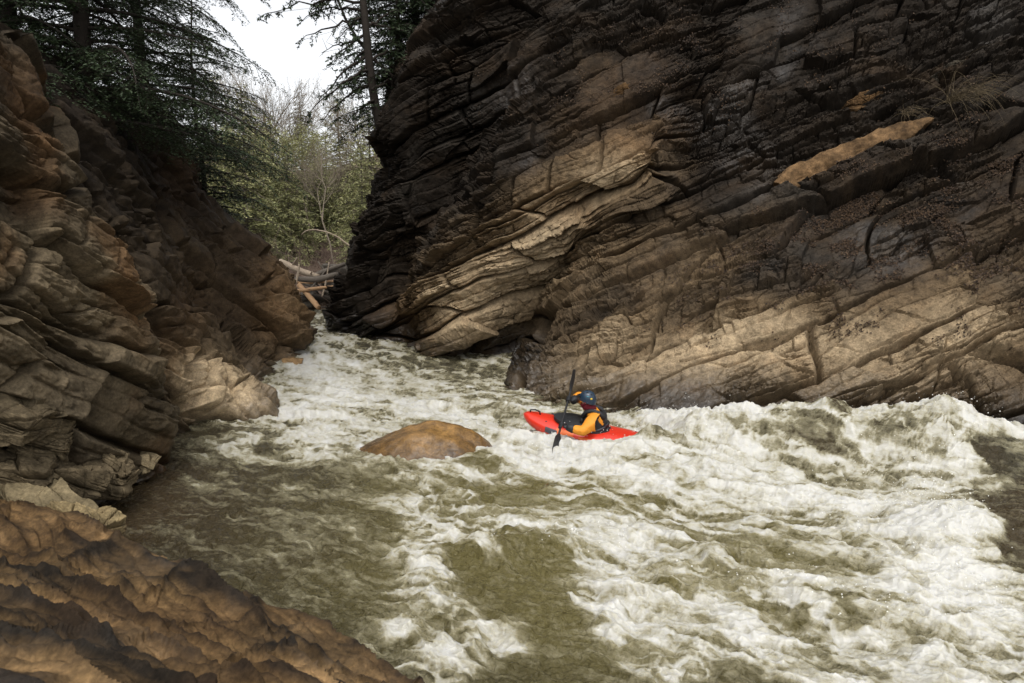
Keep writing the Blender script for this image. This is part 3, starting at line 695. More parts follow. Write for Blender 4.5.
# ------------------------------------------------------------------ vegetation
def leafmat(name, c1, c2, rough=.6):
    m, nt, b = new_mat(name); L = nt.links
    a = N(nt, 'ShaderNodeAttribute', attribute_name='shade')
    oi = N(nt, 'ShaderNodeObjectInfo')
    mx = N(nt, 'ShaderNodeMix', data_type='RGBA'); mx.inputs['A'].default_value = (*c1, 1); mx.inputs['B'].default_value = (*c2, 1)
    L.new(a.outputs['Fac'], mx.inputs['Factor']); L.new(mx.outputs['Result'], b.inputs['Base Color'])
    b.inputs['Roughness'].default_value = rough; b.inputs['Specular IOR Level'].default_value = .3
    return m
HEM_D = leafmat('dark_hemlock_needles', (.014, .025, .010), (.050, .074, .030))
HEM_G = leafmat('green_hemlock_needles', (.155, .175, .07), (.38, .365, .165))
HEM_Y = leafmat('yellowish_needles', (.11, .12, .05), (.26, .25, .11))
BARK_D = simple('dark_bark', (.030, .024, .019), .9, .2, .4, 12, .6, 30)
BARK_B = simple('grey_brown_bark', (.13, .11, .09), .9, .2, .35, 6, .5, 30)
BARK_P = simple('pale_driftwood', (.34, .27, .20), .85, .2, .35, 5, .6, 25)
BARK_O = simple('stripped_orange_wood', (.36, .22, .12), .8, .2, .3, 6, .5, 25)

def hemlock_arrays(Ht, Rm, seed, nl, leaf, tstep, lo=.05, sparse=0.0, dens=1.0, lean=0.0):
    rg = np.random.default_rng(seed)
    hs = np.linspace(0, 1, 14); bend = np.stack([lean * hs ** 1.5 * Ht * .15 + .06 * np.sin(hs * 7 + seed), .06 * np.cos(hs * 5 + seed), hs * Ht], -1)
    tr = .011 * Ht * (1 - hs) ** .8 + .012
    VA, FA_ = tube(bend, tr, 9); off = len(VA); Vs, Fs = [VA], [FA_]
    tw_s, tw_d, tw_l = [], [], []; sa, sb, ra, rb = [], [], [], []
    az = rg.uniform(0, 6.28)
    for i in range(nl):
        h = lo + (1 - lo) * (i + rg.uniform(0, .8)) / nl
        az += 2.4 + rg.uniform(-.5, .5)
        L = Rm * ((1 - h) ** .75) * rg.uniform(.62, 1.12) + .18
        if rg.random() < sparse: continue
        hd = np.array([math.cos(az), math.sin(az), 0]); sd_ = np.array([-hd[1], hd[0], 0])
        t = np.linspace(0, 1, 9); dr = rg.uniform(.22, .5); up0 = rg.uniform(.05, .28); cv = rg.uniform(-.25, .25)
        base = np.array([np.interp(h, hs, bend[:, k]) for k in range(3)])
        pts = base + hd * (L * t)[:, None] + np.array([0, 0, 1]) * (L * (up0 * t - dr * t ** 2))[:, None] + sd_ * (L * cv * t * t)[:, None]
        rr = (.010 + .010 * L) * (1 - t) + .004
        sa.append(pts[:-1]); sb.append(pts[1:]); ra.append(rr[:-1]); rb.append(rr[1:])
        ts = np.arange(.10, 1.0, tstep / L); ts = ts + rg.uniform(-.4, .4, len(ts)) * tstep / L; ts = np.clip(ts, 0, .99)
        ts = ts[rg.random(len(ts)) < dens]
        P = np.stack([np.interp(ts, t, pts[:, k]) for k in range(3)], -1)
        T = unit(np.stack([np.interp(ts, (t[1:] + t[:-1]) / 2, np.diff(pts[:, k])) for k in range(3)], -1))
        for sgn in (-1, 1):
            side = unit(np.cross(T, [0, 0, 1])) * sgn
            d = unit(T * .55 + side * rg.uniform(.6, 1.0, (len(ts), 1)) + np.array([0, 0, 1]) * rg.uniform(-.42, .05, (len(ts), 1)))
            l = (.10 + .36 * L * (1 - ts) ** .6 * np.clip(ts * 4, .3, 1)) * rg.uniform(.5, 1.15, len(ts))
            tw_s.append(P); tw_d.append(d); tw_l.append(l)
        tw_s.append(pts[-2:-1]); tw_d.append(unit(pts[-1:] - pts[-2:-1])); tw_l.append(np.array([.25 * L + .1]))
    S_, D_, L_ = np.concatenate(tw_s), np.concatenate(tw_d), np.concatenate(tw_l)
    # second order twiglets
    n2 = np.maximum((L_ / (tstep * 1.1)).astype(int), 0); idx = np.repeat(np.arange(len(L_)), n2)
    q = rg.uniform(.15, .95, len(idx)); sg = rg.choice([-1, 1], len(idx))
    droop = lambda l, u: np.stack([0 * u, 0 * u, -.28 * l * u * u], -1)
    s2 = S_[idx] + D_[idx] * (L_[idx] * q)[:, None] + droop(L_[idx], q)
    sd2 = unit(np.cross(D_[idx], [0, 0, 1])) * sg[:, None]
    d2 = unit(D_[idx] * .7 + sd2 * .75 + np.array([0, 0, 1]) * rg.uniform(-.4, .05, (len(idx), 1)))
    l2 = L_[idx] * (1 - q) * .55 + .05
    tA, tB = S_, S_ + D_ * L_[:, None] + droop(L_, np.ones_like(L_))
    V, Fc = prisms(np.concatenate(sa), np.concatenate(sb), np.concatenate(ra), np.concatenate(rb), 5)
    Vs.append(V); Fs.append(Fc + off); off += len(V)
    V, Fc = prisms(tA, tB, .0045 + .003 * L_, np.full(len(L_), .002), 3); Vs.append(V); Fs.append(Fc + off)
    SS, DD, LL = np.concatenate([S_, s2]), np.concatenate([D_, d2]), np.concatenate([L_, l2])
    m = np.maximum((LL / (leaf * .42)).astype(int), 2); idx = np.repeat(np.arange(len(LL)), m)
    q = rg.uniform(.05, 1.0, len(idx)); sg = rg.choice([-1, 1], len(idx))
    b = SS[idx] + DD[idx] * (LL[idx] * q)[:, None] + droop(LL[idx], q)
    sd3 = unit(np.cross(DD[idx], [0, 0, 1])) * sg[:, None]
    ld = unit(DD[idx] * .75 + sd3 * .8 + rg.normal(size=(len(idx), 3)) * .22)
    ll = leaf * rg.uniform(.6, 1.25, len(idx))
    wv = unit(np.cross(ld, unit(np.array([0, 0, 1.0]) + rg.normal(size=(len(idx), 3)) * .55))) * (ll * .20)[:, None]
    tip = b + ld * ll[:, None]; mid = b + ld * (ll * .5)[:, None]
    LV_ = np.stack([b, mid + wv, tip, mid - wv], 1).reshape(-1, 3)
    LF = np.arange(len(LV_)).reshape(-1, 4)
    sh = np.repeat(np.clip(.5 + .28 * rg.normal(size=len(LL))[idx] + .12 * rg.normal(size=len(idx)), 0, 1), 4)
    return np.concatenate(Vs), np.concatenate(Fs), LV_, LF, sh

def hemlock(loc, label, group, mat, bark, rz=0.0, scale=1.0, arrays=None, src=None, name='hemlock_tree'):
    if src is not None:
        r = copy_tree(src)
    else:
        r = empty(name); V, Fc, LV_, LF, sh = arrays
        mesh_np('trunk', V, Fc, bark, r); mesh_np('crown', LV_, LF, mat, r, smooth=False, attrs={'shade': sh})
    r.location = loc; r.rotation_euler = (0, 0, rz); r.scale = (scale,) * 3
    return tag(r, label, 'tree', group)

GL = 'dark hemlocks on top of the left rocks'
A1 = hemlock_arrays(12.5, 3.5, 301, 118, .055, .125, lo=.0)
print('hemlock leaves', len(A1[3]))
h1 = hemlock(at(88, 128, 16.5), 'big dark hemlock overhanging the left rocks, its sprays reaching farthest into the sky gap', GL, HEM_D, BARK_D, arrays=A1)
hemlock(at(20, 85, 17), 'dark hemlock at the top left picture corner, bright sky holes through its crown', GL, HEM_D, BARK_D, 2.1, 1.0, src=h1)
hemlock(at(150, 158, 23.5), 'dark hemlock behind the big overhanging one, above the brown left cliff', GL, HEM_D, BARK_D, 4.0, .95, src=h1)
A2 = hemlock_arrays(6.5, 2.2, 302, 84, .09, .14, lo=.0)
hemlock(at(204, 212, 28.5), 'small dark hemlock hanging over the end of the left cliff beside the valley gap', GL, HEM_D, BARK_D, arrays=A2)

GRp = 'hemlocks on the crest of the right wall'
A3 = hemlock_arrays(9.0, 2.7, 303, 120, .10, .16, lo=.02)
h3 = hemlock(at(417, 92, 30.5), 'bushy hemlock with a dark straight stem rising behind the crest of the right wall', GRp, HEM_D, BARK_D, arrays=A3)
hemlock(at(398, 128, 29.0), 'feathery hemlock between the bent trunk and the dark right wall', GRp, HEM_D, BARK_D, 2.6, .85, src=h3)
hemlock(at(450, 60, 31.5), 'hemlock half hidden behind the dark right wall at the top of the picture', GRp, HEM_D, BARK_D, 1.3, 1.0, src=h3)
# no trees further along the crest; upper-wall shade is in the rock colour
# leaning tree
def leaning_tree():
    r = empty('leaning_tree', (0, 0, 0))
    tp = at([384, 380, 374, 369, 366, 363, 360, 358], [146, 128, 98, 62, 30, 0, -50, -120], [27.4, 27.2, 27, 26.8, 26.7, 26.7, 26.7, 26.8])
    tt = np.linspace(0, 1, 8); t2 = np.linspace(0, 1, 30)
    path = np.stack([np.interp(t2, tt, tp[:, k]) for k in range(3)], -1)
    V, Fc = tube(path, np.interp(t2, [0, 1], [.15, .075]), 8)
    Vs, Fs, off = [V], [Fc], len(V); rg = np.random.default_rng(311); LVs = []; SH = []
    for (sx, sy, ex, ey, dd, nd) in [(368, 55, 316, 104, -.6, .55), (370, 70, 306, 118, -1.4, .5), (372, 82, 322, 122, .5, .4), (367, 42, 322, 52, .4, .35), (365, 22, 300, 40, -.5, .3), (363, 2, 268, 14, -.8, .8),
                                     (362, -14, 285, -2, .3, .8), (364, 12, 312, 14, .6, .45), (361, -30, 262, -10, -.4, 1.0), (372, 90, 398, 78, .4, .5), (366, 30, 398, 10, .2, .6), (371, 76, 340, 84, .8, .2), (374, 100, 350, 118, -.3, .7), (366, 34, 330, 64, -.5, .9), (368, 50, 340, 78, .4, .9), (361, -20, 300, 24, .2, 1.0), (364, 16, 340, 38, -.3, .9), (370, 60, 400, 50, .5, .9), (366, 26, 410, 34, .2, .9), (360, -50, 290, -30, 0., 1.0), (369, 60, 350, 96, -.2, .3)]:
        a = at(sx, sy, 26.8); b = at(ex, ey, 26.8 + dd); n = 10; t = np.linspace(0, 1, n)
        p = a + (b - a) * t[:, None] + np.array([0, 0, 1]) * (.18 * np.linalg.norm(b - a) * t * (1 - t) * 1.6)[:, None]
        p[1:] += rg.normal(size=(n - 1, 3)) * .03
        V, Fc = tube(p, .042 * (1 - t) + .006, 5); Vs.append(V); Fs.append(Fc + off); off += len(V)
        ln = np.linalg.norm(b - a); m = int(ln * 9); q = rg.uniform(.15, 1, m); S_ = np.stack([np.interp(q, t, p[:, k]) for k in range(3)], -1)
        T = unit(b - a); D_ = unit(T * .6 + rg.normal(size=(m, 3)) * .55 + np.array([0, 0, -.25])); L_ = rg.uniform(.15, .75, m) * (1.15 - q * .6)
        V, Fc = prisms(S_, S_ + D_ * L_[:, None], np.full(m, .009), np.full(m, .003), 3); Vs.append(V); Fs.append(Fc + off); off += len(V)
        k = (rg.random(m) < nd); S2, D2, L2 = S_[k], D_[k], L_[k]
        c = np.maximum((L2 / .018).astype(int), 1); i = np.repeat(np.arange(len(L2)), c); qq = rg.uniform(0, 1, len(i))
        bb = S2[i] + D2[i] * (L2[i] * qq)[:, None]; ld = unit(D2[i] * .6 + rg.normal(size=(len(i), 3)) * .6); ll = rg.uniform(.06, .14, len(i))
        wv = unit(np.cross(ld, rg.normal(size=(len(i), 3)))) * (ll * .18)[:, None]
        LVs.append(np.stack([bb, bb + ld * (ll * .5)[:, None] + wv, bb + ld * ll[:, None], bb + ld * (ll * .5)[:, None] - wv], 1).reshape(-1, 3)); SH.append(np.repeat(rg.random(len(i)), 4))
    mesh_np('trunk', np.concatenate(Vs), np.concatenate(Fs), BARK_D, r)
    LV_ = np.concatenate(LVs); mesh_np('crown', LV_, np.arange(len(LV_)).reshape(-1, 4), HEM_D, r, smooth=False, attrs={'shade': np.concatenate(SH)})
    tag(r, 'dark bent trunk with thin half-bare boughs growing from the crest of the right wall', 'tree')
leaning_tree()
p = at([336, 345, 358, 372, 386, 396], [-6, 18, 40, 58, 70, 80], [27.6, 27.5, 27.4, 27.3, 27.3, 27.2])
V, Fc = tube(p, [.03, .04, .045, .05, .055, .055], 6)
tag(mesh_np('dead_limb', V, Fc, BARK_D), 'bare dead limb crossing the bent trunk at a slant', 'branch')

# bare broadleaf trees
def bare_arrays(Ht, seed, depth=5, spread=.55, up=.18):
    rg = np.random.default_rng(seed); A, B, ra, rb = [], [], [], []
    def grow(p, d, l, r, k):
        n = 3 if k > 1 else 2
        for s in range(n):
            d = unit(d + rg.normal(size=3) * .10 + np.array([0, 0, up * .15])); q = p + d * l / n
            r2 = r * (.93 if k else .85)
            A.append(p); B.append(q); ra.append(r); rb.append(r2); p, r = q, r2
            if k < depth and (s > 0 or k > 0):
                for _ in range(1 if k < 1 else rg.integers(1, 3)):
                    nd = unit(d + unit(np.cross(d, rg.normal(size=3))) * spread * rg.uniform(.7, 1.5) + np.array([0, 0, up]))
                    grow(p, nd, l * rg.uniform(.55, .78), r * .55, k + 1)
        if k < depth: grow(p, unit(d + rg.normal(size=3) * .2), l * .7, r * .8, k + 1)
    grow(np.zeros(3), np.array([.02, .02, 1.0]), Ht * .36, Ht * .009, 0)
    A, B, ra, rb = np.array(A), np.array(B), np.maximum(ra, .005), np.maximum(rb, .004)
    V, Fc = prisms(A, B, ra, rb, 4); tips = B[np.array(rb) < .010]
    return V, Fc, tips
def bud_crown(tips, seed, per=2, size=.13):
    rg = np.random.default_rng(seed); c = np.repeat(tips, per, 0) + rg.normal(size=(len(tips) * per, 3)) * .16
    d = unit(rg.normal(size=c.shape)); w = unit(np.cross(d, rg.normal(size=c.shape))); l = size * rg.uniform(.5, 1.2, len(c))
    LV_ = np.stack([c, c + d * (l * .5)[:, None] + w * (l * .25)[:, None], c + d * l[:, None], c + d * (l * .5)[:, None] - w * (l * .25)[:, None]], 1).reshape(-1, 3)
    return LV_, np.arange(len(LV_)).reshape(-1, 4), np.repeat(rg.random(len(c)), 4)
BUD = leafmat('swelling_buds', (.14, .11, .065), (.22, .18, .09))
SPRING = leafmat('young_leaves', (.17, .18, .07), (.33, .32, .14))
TWIG = simple('twigs', (.20, .165, .125), .9, .2, .3, 3)
bare_src = []
for sd_ in (401, 402, 403):
    V, Fc, tips = bare_arrays(12, sd_)
    bare_src.append((V, Fc, tips)); print('bare', len(Fc))
GB = 'bare broadleaf trees in the valley beyond the gorge'; first = {}
for i, (px, py, d, sc, k, lab) in enumerate([
(292, 262, 66, .95, 1, 'tallest bare tree in the middle of the valley gap, its twigs reaching the white sky'),
    (316, 262, 57, .70, 2, 'bare brown tree right above the log jam'),
    (352, 262, 53, .82, 0, 'bare tree close to the black edge of the right wall, low in the gap'),
    (376, 255, 68, 1.05, 1, 'bare tree far back behind the bent trunk'),
    (264, 258, 50, .60, 2, 'low bare tree above the end of the left cliff'),
    (334, 268, 44, .55, 1, 'small spreading bare tree nearest behind the log jam'),
    (300, 262, 62, 1.22, 0, 'slender bare tree rising high into the white sky at the middle of the gap'),
    (250, 258, 64, 1.10, 1, 'bare tree with wide twiggy top beside the hemlock sprays at the gap'),
    (272, 240, 84, 1.15, 0, 'distant bare tree on the skyline left of the tallest one')]):
    if k not in first:
        r = empty('bare_tree'); V, Fc, tips = bare_src[k]
        mesh_np('trunk', V, Fc, TWIG, r, smooth=True); LV_, LF, sh = bud_crown(tips[::(1 if k == 2 else 5)], 410 + k, 2 if k == 2 else 1, .15 if k == 2 else .10); mesh_np('crown', LV_, LF, SPRING if k == 2 else BUD, r, smooth=False, attrs={'shade': sh}); first[k] = r
    else: r = copy_tree(first[k])
    r.location = at(px, py, d); r.rotation_euler = (0, 0, i * 2.1); r.scale = (sc,) * 3; tag(r, lab, 'tree', GB)
A4 = hemlock_arrays(10, 3.0, 304, 130, .17, .19, lo=.01); A5 = hemlock_arrays(9, 3.4, 305, 115, .17, .19, lo=.02)
print('far hemlock leaves', len(A4[3]), len(A5[3]))
GF = 'green conifers in the valley beyond the gorge'; src = {}
for i, (px, py, d, sc, k, lab) in enumerate([
    (250, 264, 47, .92, 0, 'bright green conifer standing nearest in the left half of the valley gap'),
    (224, 246, 55, 1.12, 1, 'green conifer just past the end of the left cliff'),
    (278, 262, 57, .92, 0, 'green conifer in the middle of the gap behind the bright green one'),
    (306, 258, 66, 1.12, 2, 'tall yellowish conifer whose pointed top stands out against the sky'),
    (350, 262, 60, .90, 1, 'green conifer filling the gap left of the bent trunk'),
    (374, 258, 50, .85, 0, 'green conifer directly behind the foot of the bent trunk'),
    (330, 250, 76, 1.1, 1, 'farther green conifer between the yellowish one and the bent trunk'),
(394, 250, 58, 1.0, 1, 'green conifer peeping over the crest of the right wall'),
    (236, 258, 60, 1.0, 1, 'full green conifer behind the bright green one, at its left'),
    (292, 262, 52, .72, 1, 'short broad green conifer in front of the middle one in the gap'),
    (364, 262, 46, .62, 0, 'short green conifer against the black edge of the right wall'),
    (318, 262, 60, .90, 0, 'slim green conifer below the tall yellowish one, right of it'),
    (270, 252, 70, 1.15, 1, 'tall green conifer on the slope behind the middle of the gap'),
    (344, 255, 68, 1.2, 0, 'tall green conifer behind the one left of the bent trunk')]):
    if k not in src:
        r = hemlock((0, 0, 0), lab, GF, [HEM_G, HEM_G, HEM_Y][k], BARK_B, arrays=[A4, A5, A4][k], name='conifer_tree'); src[k] = r
    else: r = hemlock((0, 0, 0), lab, GF, None, None, src=src[k])
    r.location = at(px, py, d); r.rotation_euler = (0, 0, i * 1.7); r.scale = (sc,) * 3

# valley floor and slopes beyond
def build_hill():
    xs = np.linspace(-60, 45, 150); ys = np.linspace(23.5, 130, 150); X, Y = np.meshgrid(xs, ys, indexing='ij')
    x, y = X.ravel(), Y.ravel()
    cx = -6.0 - .30 * (y - 24)                               # the stream bed bends away to the left
    z = .5 + .075 * np.clip(y - 24, 0, None) + .0010 * np.clip(y - 50, 0, None) ** 2 + .30 * np.clip(np.abs(x - cx) - 3.0, 0, 14) + .5 * fbm(np.stack([x * .25, y * .25, 0 * x], -1), 4, 95)
    ramp = sstep(23.5, 26.5, y); z = -.6 + (z + .6) * ramp
    o = mesh_np('hillside', np.stack([x, y, z], -1), grid_faces(150, 150), simple('leaf_litter_soil', (.085, .060, .044), .95, .1, .45, 9, .6, 6))
    if o.data.polygons[0].normal.z < 0: o.data.flip_normals()
    tag(o, 'brown leaf-strewn valley side beyond the gorge', None, None, 'structure')
    return x, y, z
HX, HY, HZ = build_hill()
def build_under():
    rg = np.random.default_rng(96); m = (HY > 25.5) & (HY < 85) & (HX > -34) & (HX < -1); i = rg.choice(np.where(m)[0], 11000)
    P = np.stack([HX[i] + rg.uniform(-.4, .4, len(i)), HY[i] + rg.uniform(-.4, .4, len(i)), HZ[i] - .1], -1)
    A, B, ra, rb = [], [], [], []
    d = unit(np.stack([rg.normal(size=len(i)) * .5, rg.normal(size=len(i)) * .5, np.ones(len(i))], -1)); L_ = rg.uniform(.5, 2.2, len(i)); r = rg.uniform(.006, .016, len(i))
    for s in range(4):
        d = unit(d + rg.normal(size=d.shape) * .30 + np.array([0, 0, -.10 * s])); Q = P + d * (L_ / 4)[:, None]
        A.append(P); B.append(Q); ra.append(r * (1 - s * .2)); rb.append(r * (.8 - s * .2))
        k = rg.random(len(i)) < .7; sd2 = unit(d + rg.normal(size=d.shape) * .7); A.append(Q[k]); B.append((Q + sd2 * (L_ * .3)[:, None])[k]); ra.append(r[k] * .6); rb.append(r[k] * .25); P = Q
    V, Fc = prisms(np.concatenate(A), np.concatenate(B), np.concatenate(ra), np.concatenate(rb), 3)
    tag(mesh_np('undergrowth', V, Fc, simple('bare_shrub_twigs', (.155, .112, .090), .95, .1, .4, .8)), 'tangle of bare brown brush on the valley side behind the log jam', None, None, 'stuff')
build_under()

# the log jam
def log(name, pts, rad, mat, lab, cat='log', group='logs caught in the jam at the head of the gorge', sides=10, rough=.02, stubs=0):
    P = at(*np.array(pts, float).T); n = max(12, 8 * (len(pts) - 1)); t = np.linspace(0, 1, len(pts)); t2 = np.linspace(0, 1, n)
    P = np.stack([np.interp(t2, t, P[:, k]) for k in range(3)], -1)
    if len(pts) > 2:
        for _ in range(6): P[1:-1] = (P[:-2] + 2 * P[1:-1] + P[2:]) / 4
    rr = np.interp(t2, np.linspace(0, 1, len(rad)), rad)
    V, Fc = tube(P, rr, sides); V = V + rough * fbm(V * 5, 3, int(abs(pts[0][0])))[:, None] * np.array([1, 1, 1.])
    rg = np.random.default_rng(int(pts[0][0] * 7)); Vs, Fs, off = [V], [Fc], len(V)
    for _ in range(stubs):
        k = rg.integers(2, n - 2); d = unit(rg.normal(size=3)); a = P[k]
        v, f = tube(np.stack([a, a + d * .25, a + d * .5]), np.array([.4, .3, .18]) * rr[k], 6); Vs.append(v); Fs.append(f + off); off += len(v)
    return tag(mesh_np(name, np.concatenate(Vs), np.concatenate(Fs), mat), lab, cat, group)
log('log', [(280, 261, 34), (298, 270, 33.6), (319, 277, 33.2)], [.10, .12, .09], BARK_P, 'pale weathered log sloping down from the left cliff into the jam', stubs=2)
log('log', [(299, 279, 33.0), (318, 280, 32.8), (338, 274, 32.6)], [.10, .13, .10], BARK_B, 'thickest dark log lying across the middle of the jam', stubs=2)
log('log', [(313, 276, 33.5), (328, 270, 33.4), (345, 264, 33.4)], [.09, .10, .08], BARK_B, 'thin log rising to the right behind the thickest one', stubs=1)
log('log', [(295, 291, 32.2), (312, 289, 32), (333, 286.5, 31.8)], [.06, .07, .05], BARK_O, 'straight orange pole lying level across the jam')
log('log', [(299, 285, 32.6), (309, 296, 32), (319, 308, 31.4)], [.09, .10, .09], BARK_O, 'stripped orange log standing slanted with its foot in the foam')
log('log', [(296, 283, 32.6), (298, 274, 32.7), (299, 264, 32.8)], [.05, .045, .03], BARK_P, 'short pale stick poking up at the left of the jam')
log('log', [(300, 300, 32.3), (314, 297, 32.4), (332, 299, 32.4)], [.11, .13, .10], BARK_D, 'dark wet log low in the shade under the level orange pole', stubs=1)
log('log', [(284, 272, 34), (306, 284, 33.4), (330, 293, 32.8)], [.06, .08, .05], BARK_B, 'grey-brown log crossing behind the slanted orange one')
log('log', [(302, 296, 32.5), (314, 285, 32.7), (326, 270, 33.2)], [.03, .035, .025], BARK_B, 'thin brown pole slanting up to the right across the jam')
log('log', [(322, 297, 32.3), (326, 283, 32.6), (329, 262, 33)], [.03, .03, .02], BARK_P, 'thin pale stick standing at the right end of the jam')
log('log', [(288, 282, 33.8), (312, 283, 33.2), (340, 281, 33)], [.045, .05, .04], BARK_O, 'thin orange-brown log half hidden behind the jam')
log('fallen_branch', [(301, 235, 38), (306, 230.5, 38), (314, 229.5, 38), (326, 231.5, 38), (338, 237, 38), (346, 243, 38), (352, 248, 38)], [.012, .02, .024, .028, .03, .032, .032], BARK_P, 'long pale branch arching over the brush above the log jam', 'branch', None)
for (px, py, d, sz, sd_, lab) in [(310, 300, 33.2, (.7, .5, .45), 501, 'dark boulder under the middle of the log jam'), (337, 292, 33.5, (.8, .6, .7), 502, 'grey boulder under the right end of the log jam'), (336, 270, 35, (.8, .6, .4), 503, 'pale grey boulder behind the log jam at the black rock edge')]:
    o = rock_block('boulder', at(px, py, d), sz, sd_, (.1, .1, sd_), np.array([.12, .105, .085]), np.array([.05, .042, .034]), sub=5); tag(o, lab, 'boulder', 'boulders under the log jam')
o = rock_block('boulder', at(294, 362, 20.9), (.34, .30, .12), 510, (0, 0, .2), np.array([.30, .19, .09]), np.array([.16, .10, .05]), sub=5, wetz=-.1); tag(o, 'flat orange block at the waterline of the far left buttress', 'boulder')

# dry grass and fallen leaves on the right wall
def dry_grass(px, py, n, ln, seed, lab):
    p, nn = on_right_wall(px, py); rg = np.random.default_rng(seed); A, B, ra, rb = [], [], [], []
    for _ in range(n):
        q = p + rg.normal(size=3) * .035 + nn * .05; d = unit(nn * .5 + rg.normal(size=3) * .5 + np.array([.3, 0, .5])); L_ = ln * rg.uniform(.35, 1.1)
        for s in range(9):
            d = unit(d + np.array([.05, 0, -.22]) + rg.normal(size=3) * .07); e = q + d * L_ / 9; A.append(q); B.append(e); ra.append(.0045 * (1 - s / 12)); rb.append(.0045 * (1 - (s + 1) / 12)); q = e
    V, Fc = prisms(A, B, ra, rb, 3)
    tag(mesh_np('dry_grass', V, Fc, STRAW), lab, 'grass tuft', 'dry grass tufts on the right wall')
STRAW = simple('dry_straw', (.12, .092, .055), .9, .1, .3, 3)
dry_grass(948, 100, 60, 1.3, 601, 'long dry grass tuft arching over the dark rock right of the longest orange slab')
dry_grass(975, 92, 40, .9, 602, 'sparse dry grass tuft at the upper right, nearest the picture edge')
dry_grass(905, 112, 34, .6, 603, 'short dry grass tuft just above the end of the longest orange slab')
def litter():
    rg = np.random.default_rng(97)
    w = np.clip(blobs(RPX, RPY, [(880, 230, 130, 45, 20, 1), (960, 170, 90, 60, 20, .8), (780, 260, 90, 30, 20, .5), (960, 280, 90, 40, 20, .5), (700, 60, 200, 60, 10, .25), (850, 300, 120, 30, 10, .25)]), 0, 1)
    w = w * sstep(-.15, .35, fbm(RV * 1.6, 4, 98)) ** 2
    k = np.where(w > .04)[0]; i = rg.choice(k, 15000, p=w[k] / w[k].sum()); P = RV[i] + RN[i] * .02; 
    d = unit(rg.normal(size=P.shape)); d = unit(d - .7 * RN[i] * np.sum(d * RN[i], -1, keepdims=True)); wv = unit(np.cross(d, RN[i] + .4 * rg.normal(size=P.shape)))
    l = rg.uniform(.022, .055, len(i)); 
    V = np.stack([P - d * l[:, None] / 2, P + wv * (l * .33)[:, None] + RN[i] * .012, P + d * l[:, None] / 2, P - wv * (l * .33)[:, None] + RN[i] * .012], 1).reshape(-1, 3)
    tag(mesh_np('litter', V, np.arange(len(V)).reshape(-1, 4), leafmat('dead_leaves', (.022, .013, .008), (.095, .057, .03)), smooth=False, attrs={'shade': np.repeat(rg.random(len(i)) ** 1.6, 4)}), 'brown fallen leaves lying on the ledges of the right wall', None, None, 'stuff')
litter()
print('trees', round(time.time() - T0, 1))

# ------------------------------------------------------------------ kayak and paddler
O = at(597, 448, 10.05 / S); O[2] = 0.0
yaw = R(20)
fwd = np.array([-math.cos(yaw), math.sin(yaw), 0]); pit = R(4.8)
fwd = fwd * math.cos(pit) + np.array([0, 0, math.sin(pit)])
lft = unit(np.cross([0, 0, 1], fwd)); upv = np.cross(fwd, lft)
roll = R(5); lft, upv = lft * math.cos(roll) - upv * math.sin(roll), upv * math.cos(roll) + lft * math.sin(roll)
KM = Matrix(((fwd[0], lft[0], upv[0], O[0]), (fwd[1], lft[1], upv[1], O[1]), (fwd[2], lft[2], upv[2], O[2] - .01), (0, 0, 0, 1)))
KI = np.array(KM.inverted())
def loc(p): return (KI @ np.append(p, 1))[:3]
RED = simple('red_plastic', (.60, .030, .012), .32, .5, .18, 2.5, .08, 40, coat=.3)
ORG = simple('orange_plastic', (.72, .14, .02), .34, .5)
BLK = simple('black_nylon', (.014, .014, .016), .6, .4, .3, 20, .3, 60)
BLKP = simple('black_plastic', (.008, .008, .009), .5, .4)
NEO = simple('dark_neoprene', (.018, .019, .021), .55, .4, .3, 10, .3, 30)
JAK = simple('orange_drysuit_cloth', (.66, .25, .018), .6, .35, .16, 9, .5, 16)
HELM = simple('navy_helmet_shell', (.010, .026, .048), .38, .5, .5, 9, coat=.15)
SKIN = simple('skin', (.42, .24, .17), .5, .4)
MAR = simple('maroon_fleece', (.12, .012, .02), .8, .2)
GRYD = simple('dark_grey_decal', (.06, .06, .07), .5, .4)
YEL = simple('yellow_trim', (.60, .42, .03), .5, .4)

def xf(V): return V
def kroot(name):
    r = empty(name); r.matrix_world = KM; return r
def loft(name, rings, mat, parent, closed_ends=True, sharp=.8):
    rings = np.array(rings); n, m = rings.shape[:2]; V = rings.reshape(-1, 3); Fc = []
    for a in range(n - 1):
        for k in range(m): k2 = (k + 1) % m; Fc.append([a * m + k, a * m + k2, (a + 1) * m + k2, (a + 1) * m + k])
    if closed_ends: Fc.append(list(range(m))[::-1]); Fc.append([(n - 1) * m + k for k in range(m)])
    o = mesh_py(name, V, Fc, mat, parent, True, sharp)
    bm = bmesh.new(); bm.from_mesh(o.data); bmesh.ops.recalc_face_normals(bm, faces=bm.faces); bm.to_mesh(o.data); bm.free()
    return o

